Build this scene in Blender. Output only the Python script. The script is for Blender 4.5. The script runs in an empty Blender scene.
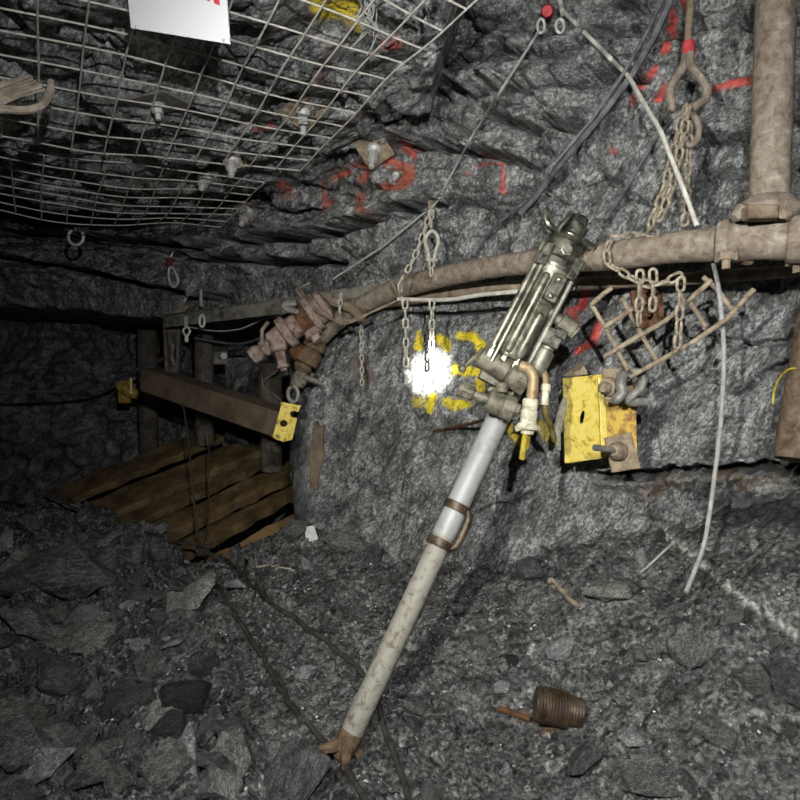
import bpy, bmesh, math, random
import numpy as np
from mathutils import Vector, Matrix, Quaternion
from mathutils.bvhtree import BVHTree
from mathutils.geometry import tessellate_polygon

SC = bpy.context.scene
COL = SC.collection
rng = random.Random(11)
F = 628.0
CAMZ = 1.35
PITCH = math.radians(5.0)
cp, sp = math.cos(PITCH), math.sin(PITCH)
CAM = Vector((0, 0, CAMZ))
FW = Vector((0, cp, -sp)); UP = Vector((0, sp, cp)); RT = Vector((1, 0, 0))

def ray(px, py): return FW + RT * ((px - 400) / F) + UP * ((400 - py) / F)
def P(px, py, d): return CAM + ray(px, py) * d
def PZ(px, py, z):                       # z relative to the camera height
    r = ray(px, py); return CAM + r * (z / r.z)
def proj(v):
    q = np.asarray(v, float) - np.array(CAM)
    d = q @ np.array(FW); d = np.where(np.abs(d) < .05, .05, d)
    return 400 + F * (q @ np.array(RT)) / d, 400 - F * (q @ np.array(UP)) / d, d
def m(px, d): return px * d / F

# ------------------------------------------------------------------ noise
def _h(ix, iy, iz, seed):
    n = (ix.astype(np.int64) * 374761393 + iy.astype(np.int64) * 668265263 + iz.astype(np.int64) * 2147483647 + seed * 1274126177) & 0xffffffff
    n = ((n ^ (n >> 13)) * 1274126177) & 0xffffffff
    n = ((n ^ (n >> 16)) * 2246822519) & 0xffffffff
    return ((n ^ (n >> 15)) & 0xffffff) / float(0xffffff)
def vn(x, y, z, seed=0):
    ix, iy, iz = np.floor(x), np.floor(y), np.floor(z)
    fx, fy, fz = x - ix, y - iy, z - iz
    fx, fy, fz = [f * f * (3 - 2 * f) for f in (fx, fy, fz)]
    r = 0
    for a in (0, 1):
        for b in (0, 1):
            for c in (0, 1):
                r = r + _h(ix + a, iy + b, iz + c, seed) * (fx if a else 1 - fx) * (fy if b else 1 - fy) * (fz if c else 1 - fz)
    return r * 2 - 1
def fbm(x, y, z, oct=4, seed=0, gain=.5):
    r = 0; a = 1.0; f = 1.0
    for o in range(oct):
        r = r + a * vn(x * f + o * 7.3, y * f + o * 3.1, z * f + o * 5.7, seed + o); a *= gain; f *= 2.03
    return r
def facet(u, v, seed, tilt=1.0):
    iu, iv = np.floor(u), np.floor(v)
    best = np.full(u.shape, 9e9); sec = best.copy(); val = np.zeros(u.shape)
    zero = np.zeros(u.shape)
    for a in (-1, 0, 1):
        for b in (-1, 0, 1):
            cu, cv = iu + a, iv + b
            jx, jy = cu + _h(cu, cv, zero, seed), cv + _h(cu, cv, zero, seed + 1)
            du, dv = u - jx, v - jy
            d = du * du + dv * dv
            tx, ty = _h(cu, cv, zero, seed + 2) - .5, _h(cu, cv, zero, seed + 3) - .5
            off = _h(cu, cv, zero, seed + 4) - .5
            w = off + 2 * tilt * (tx * du + ty * dv)
            closer = d < best
            sec = np.where(closer, best, np.minimum(sec, d))
            val = np.where(closer, w, val); best = np.where(closer, d, best)
    edge = np.sqrt(sec) - np.sqrt(best)
    return val, edge
def sstep(a, b, x):
    t = np.clip((x - a) / (b - a), 0, 1); return t * t * (3 - 2 * t)

# ------------------------------------------------------------------ materials
def new_mat(name):
    mt = bpy.data.materials.new(name); mt.use_nodes = True
    nt = mt.node_tree; nt.nodes.clear()
    out = nt.nodes.new('ShaderNodeOutputMaterial'); b = nt.nodes.new('ShaderNodeBsdfPrincipled')
    nt.links.new(b.outputs[0], out.inputs[0])
    return mt, nt, b
def N(nt, t, **kw):
    n = nt.nodes.new(t)
    for k, v in kw.items():
        if k in n.inputs: n.inputs[k].default_value = v
        else: setattr(n, k, v)
    return n
def ramp(nt, fac, stops):
    r = nt.nodes.new('ShaderNodeValToRGB')
    while len(r.color_ramp.elements) < len(stops): r.color_ramp.elements.new(.5)
    for e, (p, c) in zip(r.color_ramp.elements, stops):
        e.position = p; e.color = c if len(c) == 4 else (*c, 1)
    nt.links.new(fac, r.inputs[0]); return r.outputs[0]
def mix(nt, fac, a, b, mode='MIX'):
    n = nt.nodes.new('ShaderNodeMix'); n.data_type = 'RGBA'; n.blend_type = mode
    for sock, v in ((n.inputs[0], fac), (n.inputs[6], a), (n.inputs[7], b)):
        if hasattr(v, 'is_linked'): nt.links.new(v, sock)
        elif isinstance(v, tuple): sock.default_value = v if len(v) == 4 else (*v, 1)
        else: sock.default_value = v
    return n.outputs[2]
def g(v): return (v * .985, v, v * 1.04, 1)

def rock_mat(name, lo, mid, hi, paint=True, streak=1.0, rough=.5, rot=(0, 0, .78), tilt=(0, .5, 0), stretch=(1, 1, 3.0), s1=11.0, s2=62.0, s3=2.3, sv=30.0, top=2.0, vein=.5, bump=.5, spec=.4, objrand=False, cell=0.0, bd=1.0):
    mt, nt, b = new_mat(name)
    tc = N(nt, 'ShaderNodeTexCoord'); src = tc.outputs['Object']
    m0 = N(nt, 'ShaderNodeMapping'); m0.inputs['Rotation'].default_value = rot; nt.links.new(src, m0.inputs[0])
    mp = N(nt, 'ShaderNodeMapping'); mp.inputs['Rotation'].default_value = tilt; nt.links.new(m0.outputs[0], mp.inputs[0])
    mp1 = N(nt, 'ShaderNodeMapping'); mp1.inputs['Scale'].default_value = stretch; nt.links.new(mp.outputs[0], mp1.inputs[0])
    n1 = N(nt, 'ShaderNodeTexNoise', Scale=s1, Detail=9.0, Roughness=.66, Distortion=.5); nt.links.new(mp1.outputs[0], n1.inputs[0])
    n2 = N(nt, 'ShaderNodeTexNoise', Scale=s2, Detail=6.0, Roughness=.7, Distortion=.25); nt.links.new(mp1.outputs[0], n2.inputs[0])
    n3 = N(nt, 'ShaderNodeTexNoise', Scale=s3, Detail=4.0, Roughness=.6); nt.links.new(src, n3.inputs[0])
    n4 = N(nt, 'ShaderNodeTexNoise', Scale=sv, Detail=4.0, Roughness=.6, Distortion=.6); nt.links.new(mp1.outputs[0], n4.inputs[0])
    base = ramp(nt, n1.outputs[0], [(.35, g(lo)), (.5, g(mid)), (.64, g(mid * top))])
    big = ramp(nt, n3.outputs[0], [(.3, (.6, .6, .6)), (.5, (.95, .95, .95)), (.7, (1.25, 1.24, 1.2))])
    base = mix(nt, 1.0, base, big, 'MULTIPLY')
    base = mix(nt, 1.0, base, ramp(nt, n2.outputs[0], [(.38, (.33, .33, .34)), (.5, (1, 1, 1)), (.6, (1.5, 1.5, 1.45))]), 'MULTIPLY')
    sk = ramp(nt, n2.outputs[0], [(.51, (0, 0, 0)), (.62, (1, 1, 1))])
    sk2 = mix(nt, 1.0, sk, ramp(nt, n1.outputs[0], [(.4, (.15, .15, .15)), (.6, (1, 1, 1))]), 'MULTIPLY')
    k = mix(nt, 1.0, sk2, (streak, streak, streak, 1), 'MULTIPLY')
    col = mix(nt, k, base, (hi, hi, hi * .97, 1))
    if vein:
        vr = ramp(nt, n4.outputs[0], [(.484, (0, 0, 0)), (.5, (1, 1, 1)), (.516, (0, 0, 0))])
        vm = mix(nt, 1.0, vr, ramp(nt, n3.outputs[0], [(.35, (.2, .2, .2)), (.6, (1, 1, 1))]), 'MULTIPLY')
        vk = mix(nt, 1.0, vm, ramp(nt, n1.outputs[0], [(.36, (vein * .2,) * 3), (.54, (vein, vein, vein))]), 'MULTIPLY')
        col = mix(nt, vk, col, (hi * 1.15, hi * 1.15, hi * 1.1, 1))
    if objrand:
        oi = N(nt, 'ShaderNodeObjectInfo')
        col = mix(nt, 1.0, col, ramp(nt, oi.outputs['Random'], [(0, (.5, .5, .52)), (.3, (.8, .8, .8)), (.6, (1.1, 1.1, 1.06)), (.8, (1.4, 1.36, 1.25)), (.93, (1.8, 1.75, 1.6)), (1, (2.3, 2.3, 2.35))]), 'MULTIPLY')
    last = None
    bp = N(nt, 'ShaderNodeBump', Strength=bump, Distance=.012 * bd); nt.links.new(n1.outputs[0], bp.inputs['Height'])
    bp2 = N(nt, 'ShaderNodeBump', Strength=bump * .9, Distance=.004 * bd); nt.links.new(n2.outputs[0], bp2.inputs['Height'])
    nt.links.new(bp.outputs[0], bp2.inputs['Normal']); last = bp2
    if cell:
        for sc_, ds, st in ((cell, .008, .8), (cell * .42, .014, .7)):
            vo = N(nt, 'ShaderNodeTexVoronoi', Scale=sc_, Randomness=1.0); vo.feature = 'F1'; nt.links.new(src, vo.inputs[0])
            bp3 = N(nt, 'ShaderNodeBump', Strength=st, Distance=ds); bp3.invert = True; nt.links.new(vo.outputs['Distance'], bp3.inputs['Height'])
            nt.links.new(last.outputs[0], bp3.inputs['Normal']); last = bp3
            cv = ramp(nt, vo.outputs['Color'], [(.1, (.6, .6, .6)), (.5, (1, 1, 1)), (.85, (1.2, 1.2, 1.15)), (.95, (1.9, 1.85, 1.75))])
            col = mix(nt, 1.0, col, cv, 'MULTIPLY')
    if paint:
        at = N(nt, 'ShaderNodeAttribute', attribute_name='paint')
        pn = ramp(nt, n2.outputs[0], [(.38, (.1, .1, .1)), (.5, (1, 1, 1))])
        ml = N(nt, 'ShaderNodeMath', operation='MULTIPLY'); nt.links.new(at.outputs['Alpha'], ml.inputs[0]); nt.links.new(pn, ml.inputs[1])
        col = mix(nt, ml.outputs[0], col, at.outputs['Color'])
    nt.links.new(col, b.inputs['Base Color'])
    nt.links.new(ramp(nt, n2.outputs[0], [(.3, (rough - .14,) * 3), (.7, (rough + .2,) * 3)]), b.inputs['Roughness'])
    b.inputs['Specular IOR Level'].default_value = spec
    nt.links.new(last.outputs[0], b.inputs['Normal'])
    return mt

def stuff_mat(name, c1, c2, scale=30, rough=.8, metal=0.0, bump=.4, lohi=(.38, .62), stretch=(1, 1, 1), spec=.4, rough2=None, c3=None, dist=.003, gen='Object'):
    mt, nt, b = new_mat(name)
    tc = N(nt, 'ShaderNodeTexCoord'); mp = N(nt, 'ShaderNodeMapping'); mp.inputs['Scale'].default_value = stretch
    nt.links.new(tc.outputs[gen], mp.inputs[0])
    n = N(nt, 'ShaderNodeTexNoise', Scale=scale, Detail=7.0, Roughness=.68, Distortion=.4); nt.links.new(mp.outputs[0], n.inputs[0])
    st = [(lohi[0], c1), (lohi[1], c2)]
    if c3: st.append((min(.97, lohi[1] + .1), c3))
    nt.links.new(ramp(nt, n.outputs[0], st), b.inputs['Base Color'])
    nt.links.new(ramp(nt, n.outputs[0], [(lohi[0], (rough,) * 3), (lohi[1], (rough2 if rough2 is not None else rough,) * 3)]), b.inputs['Roughness'])
    b.inputs['Metallic'].default_value = metal; b.inputs['Specular IOR Level'].default_value = spec
    bp = N(nt, 'ShaderNodeBump', Strength=bump, Distance=dist); nt.links.new(n.outputs[0], bp.inputs['Height'])
    nt.links.new(bp.outputs[0], b.inputs['Normal'])
    return mt

M = {}
M['wall'] = rock_mat('wall_rock', .045, .12, .50, bump=.9, streak=.75, vein=1.0, tilt=(0, -.55, 0), stretch=(1.9, 1.2, 1), s1=8.5)
M['roof'] = rock_mat('roof_rock', .055, .16, .55, bump=.9, streak=.8, vein=.5, rot=(0, 0, .4), stretch=(1, 1.6, 2.2))
M['floor'] = rock_mat('muck', .045, .098, .38, streak=.4, top=1.55, bd=1.5, bump=1.0, rough=.75, cell=62.0, spec=.25, vein=.35, stretch=(1, 1.3, 1.3))
RK = dict(paint=False, rot=(.3, .2, .5), stretch=(1, 1, 2.4), s1=4.0, s2=17.0, s3=1.2, sv=8.0, bump=.8, bd=2.2)
M['rock'] = rock_mat('broken_rock', .055, .125, .46, streak=.9, vein=.6, objrand=True, rough=.55, **RK)
M['pale'] = rock_mat('pale_rock', .2, .36, .62, streak=.6, vein=.3, rough=.6, **RK)
M['tan'] = rock_mat('tan_rock', .2, .33, .5, streak=.5, vein=.3, rough=.7, **RK)
M['black'] = rock_mat('black_rock', .012, .03, .2, streak=.6, vein=.4, rough=.35, **RK)
M['dustpipe'] = stuff_mat('dusty_rusty_pipe', (.14, .105, .08), (.275, .235, .195), 34, .92, bump=.9, c3=(.39, .355, .31), lohi=(.36, .60), spec=.15, dist=.006)
M['dustpipe2'] = stuff_mat('brown_dusty_steel', (.12, .08, .055), (.26, .21, .16), 18, .92, bump=.7, c3=(.34, .29, .23), lohi=(.35, .6), spec=.15)
M['beam'] = stuff_mat('grimy_beam', (.07, .065, .055), (.24, .225, .19), 14, .9, bump=.5, lohi=(.36, .56), spec=.15)
M['pinkdust'] = stuff_mat('pink_dusty_casting', (.13, .075, .06), (.36, .29, .26), 26, .95, bump=.7, spec=.1)
M['rust'] = stuff_mat('dark_rust', (.05, .025, .014), (.15, .075, .04), 40, .9, bump=.7, spec=.2)
M['postrust'] = stuff_mat('brown_post_rust', (.07, .045, .03), (.17, .125, .09), 30, .9, bump=.6, spec=.2)
M['rustbright'] = stuff_mat('brown_rust', (.07, .045, .026), (.17, .12, .075), 40, .9, bump=.6, spec=.2)
M['wire'] = stuff_mat('dusty_galvanised_wire', (.40, .38, .33), (.62, .60, .55), 30, .7, metal=.2, bump=.3)
M['wiretan'] = stuff_mat('tan_mesh_wire', (.16, .12, .085), (.36, .30, .22), 30, .8, metal=.1, bump=.3)
M['cablegrey'] = stuff_mat('grey_cable', (.26, .26, .26), (.42, .42, .42), 30, .6, bump=.1)
M['cabledark'] = stuff_mat('dark_cable', (.06, .065, .075), (.16, .165, .18), 30, .6, bump=.1)
M['hose'] = stuff_mat('black_rubber_hose', (.018, .016, .014), (.06, .055, .045), 30, .75, bump=.2)
M['chain'] = stuff_mat('dusty_chain', (.17, .14, .10), (.42, .37, .29), 40, .75, metal=.2, bump=.3)
M['chainpale'] = stuff_mat('pale_dusty_chain', (.30, .28, .23), (.55, .52, .44), 40, .7, metal=.2, bump=.3)
M['hook'] = stuff_mat('zinc_hook', (.42, .42, .41), (.62, .62, .6), 30, .5, metal=.2, bump=.2)
M['steel'] = stuff_mat('oily_drill_steel', (.085, .08, .06), (.31, .30, .24), 22, .3, metal=.6, bump=.3, rough2=.5, dist=.002)
M['steeldark'] = stuff_mat('oily_dark_steel', (.045, .045, .036), (.19, .185, .15), 26, .25, metal=.7, bump=.4, rough2=.5, dist=.002)
M['steelbrt'] = stuff_mat('bright_worn_steel', (.14, .135, .11), (.34, .33, .28), 26, .45, metal=.5, bump=.25, rough2=.55, dist=.002)
M['oldsteel'] = stuff_mat('muddy_steel', (.11, .10, .075), (.29, .27, .21), 35, .5, metal=.5, bump=.5, rough2=.8)
M['alu'] = stuff_mat('aluminium_leg', (.20, .20, .195), (.36, .36, .365), 14, .55, metal=.1, bump=.25, rough2=.5, lohi=(.25, .5), dist=.002)
M['aludirty'] = stuff_mat('dirty_lower_leg', (.12, .09, .06), (.31, .295, .26), 40, .6, metal=.15, bump=.5, rough2=.7, lohi=(.33, .5))
M['collar'] = stuff_mat('oily_brown_collar', (.03, .02, .012), (.11, .078, .05), 30, .5, metal=.3, bump=.4)
M['copper'] = stuff_mat('muddy_copper_pipe', (.22, .13, .06), (.42, .33, .2), 30, .5, metal=.3, bump=.3)
M['mudwhite'] = stuff_mat('cement_caked_fitting', (.34, .31, .22), (.68, .65, .52), 50, .9, bump=.8)
M['yhose'] = stuff_mat('yellow_hose', (.30, .22, .02), (.52, .42, .05), 30, .7, bump=.2)
M['yhosedim'] = stuff_mat('dark_yellow_hose', (.10, .075, .02), (.24, .19, .05), 30, .8, bump=.2)  # darker copy of the yellow hose colours, for the drill's water hose
M['yellow'] = stuff_mat('chipped_yellow_paint', (.22, .14, .07), (.66, .50, .07), 34, .4, bump=.5, lohi=(.36, .43), c3=(.74, .60, .16), rough2=.34, spec=.6)
M['yellowrust'] = stuff_mat('rusted_yellow_paint', (.26, .13, .05), (.62, .42, .09), 34, .7, bump=.6, lohi=(.4, .56))
M['platerust'] = stuff_mat('mud_caked_plate', (.17, .12, .08), (.34, .28, .2), 40, .9, bump=.8)
M['greysteel'] = stuff_mat('grey_forged_steel', (.16, .155, .14), (.30, .29, .26), 30, .55, metal=.4, bump=.3)
M['plank'] = stuff_mat('muddy_plank', (.06, .038, .018), (.21, .14, .065), 7, .75, bump=.5, stretch=(1, 1, 1), c3=(.42, .29, .12))
M['plankpale'] = stuff_mat('fresh_plank', (.22, .13, .05), (.38, .25, .11), 9, .7, bump=.4)
M['timber'] = stuff_mat('grey_timber', (.06, .05, .04), (.17, .145, .12), 12, .85, bump=.6)
M['timbrown'] = stuff_mat('brown_timber', (.10, .07, .045), (.19, .14, .095), 8, .8, bump=.4)
M['splinter'] = stuff_mat('pale_splintered_wood', (.24, .19, .15), (.5, .43, .36), 20, .85, bump=.6)
M['sign'] = stuff_mat('white_plastic_sign', (.42, .42, .43), (.66, .66, .70), 9, .45, bump=.05, lohi=(.25, .38))
M['red'] = stuff_mat('red_print', (.5, .03, .05), (.6, .05, .07), 20, .5, bump=.05)
M['redtape'] = stuff_mat('red_tape', (.35, .03, .04), (.55, .07, .08), 30, .7, bump=.3)
M['redtapedim'] = stuff_mat('dark_red_tape', (.10, .02, .02), (.2, .035, .035), 30, .8, bump=.3)  # darker copy of the red tape colours, for the loop hanger
M['paper'] = stuff_mat('white_scrap', (.55, .55, .53), (.75, .75, .73), 20, .7, bump=.2)

# ------------------------------------------------------------------ mesh builder
def perp(d):
    a = Vector((0, 0, 1)) if abs(d.z) < .9 else Vector((1, 0, 0))
    u = d.cross(a).normalized(); return u, d.cross(u).normalized()
class MB:
    def __init__(s): s.v = []; s.f = []
    def ring(s, c, u, w, r, seg):
        i = len(s.v)
        for k in range(seg):
            a = 2 * math.pi * k / seg
            s.v.append(c + u * (r * math.cos(a)) + w * (r * math.sin(a)))
        return i
    def tube(s, pts, r, seg=10, cap=True, closed=False, flat=None):
        pts = [Vector(p) for p in pts]; n = len(pts)
        rs = r if isinstance(r, (list, tuple)) else [r] * n
        tang = []
        for i in range(n):
            a = pts[i - 1] if (i > 0 or closed) else pts[i]
            b = pts[(i + 1) % n] if (i < n - 1 or closed) else pts[i]
            t = (b - a); tang.append(t.normalized() if t.length > 1e-9 else Vector((0, 0, 1)))
        u, w = perp(tang[0]); first = None; prev = None
        for i in range(n):
            if i: 
                q = tang[i - 1].rotation_difference(tang[i]); u = q @ u; w = q @ w
            j = s.ring(pts[i], u, w, rs[i], seg)
            if prev is not None:
                for k in range(seg): s.f.append((prev + k, prev + (k + 1) % seg, j + (k + 1) % seg, j + k))
            else: first = j
            prev = j
        if closed:
            best = min(range(seg), key=lambda o: sum((s.v[prev + k] - s.v[first + (k + o) % seg]).length for k in range(seg)))
            for k in range(seg): s.f.append((prev + k, prev + (k + 1) % seg, first + (k + 1 + best) % seg, first + (k + best) % seg))
        elif cap:
            s.f.append(tuple(first + k for k in reversed(range(seg)))); s.f.append(tuple(prev + k for k in range(seg)))
        return s
    def lathe(s, p0, p1, prof, seg=24, cap=True):
        p0, p1 = Vector(p0), Vector(p1); d = (p1 - p0); u, w = perp(d.normalized()); prev = first = None
        for t, r in prof:
            j = s.ring(p0 + d * t, u, w, r, seg)
            if prev is not None:
                for k in range(seg): s.f.append((prev + k, prev + (k + 1) % seg, j + (k + 1) % seg, j + k))
            else: first = j
            prev = j
        if cap:
            s.f.append(tuple(first + k for k in reversed(range(seg)))); s.f.append(tuple(prev + k for k in range(seg)))
        return s
    def box(s, c, ax, ay, az):       # half vectors
        c = Vector(c); i = len(s.v)
        for x in (-1, 1):
            for y in (-1, 1):
                for z in (-1, 1): s.v.append(c + ax * x + ay * y + az * z)
        for q in ((0, 1, 3, 2), (4, 6, 7, 5), (0, 4, 5, 1), (2, 3, 7, 6), (0, 2, 6, 4), (1, 5, 7, 3)): s.f.append(tuple(i + k for k in q))
        return s
    def bar(s, a, b, w, h, upv=Vector((0, 0, 1))):
        a, b = Vector(a), Vector(b); d = (b - a); dn = d.normalized(); y = upv.cross(dn).normalized(); z = dn.cross(y)
        return s.box((a + b) / 2, d / 2, y * (w / 2), z * (h / 2))
    def plate(s, outline, holes, thick):     # 3d loops, extruded by a vector
        loops = [[Vector(p) for p in l] for l in [outline] + holes]
        tris = tessellate_polygon(loops); flat = [p for l in loops for p in l]; i = len(s.v); n = len(flat)
        s.v += [p.copy() for p in flat] + [p + thick for p in flat]
        for t in tris:
            s.f.append((i + t[0], i + t[1], i + t[2])); s.f.append((i + n + t[2], i + n + t[1], i + n + t[0]))
        o = 0
        for l in loops:
            k = len(l)
            for q in range(k): s.f.append((i + o + q, i + o + (q + 1) % k, i + n + o + (q + 1) % k, i + n + o + q))
            o += k
        return s
    def ball(s, c, r, seg=10): return s.lathe(Vector(c) - Vector((0, 0, r)), Vector(c) + Vector((0, 0, r)), [((1 - math.cos(math.pi * k / 8)) / 2, max(1e-4, r * math.sin(math.pi * k / 8))) for k in range(9)], seg)
    def build(s, name, mat, parent=None, smooth=True, bevel=0.0, origin=None, angle=35):
        if parent is None:
            o0 = Vector(origin) if origin is not None else sum(s.v, Vector()) / len(s.v)
        else: o0 = ORIG[parent.name]
        me = bpy.data.meshes.new(name); me.from_pydata([tuple(p - o0) for p in s.v], [], s.f); me.update()
        bm = bmesh.new(); bm.from_mesh(me); bmesh.ops.recalc_face_normals(bm, faces=bm.faces)
        for f in bm.faces: f.smooth = smooth
        if smooth:
            for e in bm.edges:
                if len(e.link_faces) == 2 and e.calc_face_angle(0) > math.radians(angle): e.smooth = False
        bm.to_mesh(me); bm.free()
        me.materials.append(mat)
        o = bpy.data.objects.new(name, me); COL.objects.link(o)
        if parent is None: o.location = o0
        else: o.parent = parent
        ORIG[o.name] = o0
        if bevel:
            md = o.modifiers.new('bevel', 'BEVEL'); md.width = bevel; md.segments = 2; md.limit_method = 'ANGLE'
        return o
ORIG = {}
def tag(o, label, cat, group=None, kind=None):
    o['label'] = label; o['category'] = cat
    if group: o['group'] = group
    if kind: o['kind'] = kind
    return o
def thing(name, loc, label, cat, group=None):
    o = bpy.data.objects.new(name, None); COL.objects.link(o); o.location = loc; o.empty_display_size = .05
    ORIG[o.name] = Vector(loc); return tag(o, label, cat, group)
def catmull(pts, n=8):
    pts = [Vector(p) for p in pts]; out = []
    for i in range(len(pts) - 1):
        p0, p1, p2, p3 = pts[max(i - 1, 0)], pts[i], pts[i + 1], pts[min(i + 2, len(pts) - 1)]
        for k in range(n):
            t = k / n
            out.append(.5 * ((2 * p1) + (p2 - p0) * t + (2 * p0 - 5 * p1 + 4 * p2 - p3) * t * t + (3 * p1 - p0 - 3 * p2 + p3) * t ** 3))
    out.append(pts[-1]); return out

# ------------------------------------------------------------------ rock shell
def dist_poly(px, py, pts):
    best = np.full(px.shape, 1e9)
    for (x0, y0), (x1, y1) in zip(pts[:-1], pts[1:]):
        dx, dy = x1 - x0, y1 - y0; L = dx * dx + dy * dy + 1e-9
        t = np.clip(((px - x0) * dx + (py - y0) * dy) / L, 0, 1)
        best = np.minimum(best, np.hypot(px - x0 - t * dx, py - y0 - t * dy))
    return best
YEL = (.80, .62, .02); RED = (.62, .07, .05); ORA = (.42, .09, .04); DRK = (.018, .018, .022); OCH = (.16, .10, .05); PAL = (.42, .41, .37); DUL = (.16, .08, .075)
STROKES = [  # surfaces, colour, strength, radius px, polyline
 ('w', YEL, 1, 5, [(460, 335), (473, 336), (483, 348), (480, 360)]), ('w', YEL, 1, 5.5, [(458, 370), (472, 373)]), ('w', YEL, 1, 5, [(479, 372), (480, 396)]),
 ('w', YEL, 1, 6, [(447, 402), (464, 404)]), ('w', YEL, 1, 4.5, [(432, 398), (429, 410)]), ('w', YEL, 1, 4, [(419, 333), (418, 346)]), ('w', YEL, 1, 6, [(440, 339), (447, 346)]),
 ('w', YEL, .8, 6, [(505, 425), (520, 440)]), ('w', YEL, .6, 6, [(540, 425), (552, 440)]), ('w', YEL, .6, 5, [(415, 401), (428, 404)]),
 ('w', RED, .9, 4, [(588, 288), (584, 306), (575, 312)]), ('w', RED, .8, 5, [(570, 312), (575, 328)]), ('w', ORA, .8, 7, [(563, 322), (566, 325)]), ('w', RED, .9, 5, [(600, 322), (592, 343), (578, 351)]), ('w', RED, .8, 4, [(557, 336), (564, 330)]),
 ('w', RED, .95, 4, [(685, -10), (664, 50)]), ('w', RED, .9, 5, [(654, 70), (641, 86)]), ('w', RED, .9, 5, [(659, 98), (665, 86)]), ('w', RED, .9, 4, [(710, 90), (753, 79)]), ('w', RED, .6, 3, [(634, 98), (632, 106)]), ('w', RED, .5, 3, [(611, 150), (615, 152)]),
 ('wc', ORA, .9, 6, [(283, 185), (305, 196)]), ('wc', ORA, .9, 3, [(322, 183), (336, 178), (350, 172)]), ('wc', ORA, .9, 3, [(352, 165), (370, 164)]), ('wc', ORA, .9, 4, [(368, 170), (362, 181)]),
 ('wc', RED, .9, 3, [(385, 165), (399, 150), (410, 147), (414, 156)]), ('wc', ORA, .9, 5, [(383, 186), (397, 188), (409, 179), (409, 168), (396, 165)]), ('wc', ORA, .9, 4, [(360, 196), (359, 214)]), ('wc', RED, .7, 3, [(332, 201), (325, 208)]),
 ('w', RED, .6, 2, [(476, 166), (503, 163)]), ('w', RED, .7, 2.5, [(502, 163), (504, 192)]), ('w', RED, .5, 2, [(465, 172), (468, 174)]),
 ('c', YEL, .95, 11, [(320, 10), (350, 6)]), ('c', YEL, .8, 6, [(352, 22), (366, 32)]), ('c', RED, .85, 6, [(386, 44), (402, 40)]), ('c', DUL, .8, 7, [(332, 48), (318, 80)]), ('c', RED, .7, 5, [(258, 128), (270, 126)]),
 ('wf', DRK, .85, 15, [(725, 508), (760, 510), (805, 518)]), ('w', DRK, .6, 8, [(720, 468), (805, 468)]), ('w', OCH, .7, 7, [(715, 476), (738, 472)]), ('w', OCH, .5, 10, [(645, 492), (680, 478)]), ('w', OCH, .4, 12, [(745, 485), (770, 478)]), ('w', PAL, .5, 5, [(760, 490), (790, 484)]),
 ('wf', PAL, .9, 3.6, [(668, 535), (700, 562), (735, 592)]), ('wf', (.6, .59, .55), 1, 3.8, [(730, 588), (765, 612), (810, 645)]), ('w', PAL, .7, 1.5, [(672, 457), (702, 459)]),
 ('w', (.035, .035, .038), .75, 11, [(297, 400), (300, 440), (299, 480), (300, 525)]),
 ('w', (.14, .11, .085), .9, 9, [(358, 366), (366, 378)]),
 ('f', (.20, .10, .03), .8, 7, [(535, 720), (546, 728)]), ('f', (.12, .07, .03), .6, 8, [(520, 716), (560, 722)]),
]
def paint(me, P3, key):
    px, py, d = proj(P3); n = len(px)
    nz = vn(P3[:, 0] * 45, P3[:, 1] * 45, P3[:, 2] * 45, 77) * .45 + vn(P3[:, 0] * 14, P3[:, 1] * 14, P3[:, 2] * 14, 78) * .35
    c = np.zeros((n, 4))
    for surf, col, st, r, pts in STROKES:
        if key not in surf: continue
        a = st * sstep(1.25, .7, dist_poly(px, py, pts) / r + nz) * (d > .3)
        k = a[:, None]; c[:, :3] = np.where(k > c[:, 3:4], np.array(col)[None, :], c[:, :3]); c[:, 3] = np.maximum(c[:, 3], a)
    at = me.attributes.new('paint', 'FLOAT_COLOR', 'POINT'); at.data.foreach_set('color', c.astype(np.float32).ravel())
BV = {}
def sheet(name, P3, uv, nu, nv, mat, key, keep=None):
    me = bpy.data.meshes.new(name)
    idx = np.arange(nu * nv).reshape(nu, nv)
    q = np.stack([idx[:-1, :-1], idx[1:, :-1], idx[1:, 1:], idx[:-1, 1:]], -1).reshape(-1, 4)
    if keep is not None: q = q[keep[q].all(1)]
    me.vertices.add(nu * nv); me.vertices.foreach_set('co', P3.astype(np.float32).ravel())
    me.loops.add(q.size); me.loops.foreach_set('vertex_index', q.astype(np.int32).ravel())
    me.polygons.add(len(q)); me.polygons.foreach_set('loop_start', np.arange(0, q.size, 4, dtype=np.int32))
    me.polygons.foreach_set('use_smooth', np.ones(len(q), bool))
    me.update(calc_edges=True); me.validate()
    ul = me.uv_layers.new(name='UVMap'); ul.data.foreach_set('uv', uv[q.ravel()].astype(np.float32).ravel())
    paint(me, P3, key)
    me.materials.append(mat)
    o = bpy.data.objects.new(name, me); COL.objects.link(o); o['kind'] = 'structure'
    BV[key] = BVHTree.FromPolygons([tuple(p) for p in P3.tolist()], [tuple(t) for t in q.tolist()])
    return o

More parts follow.
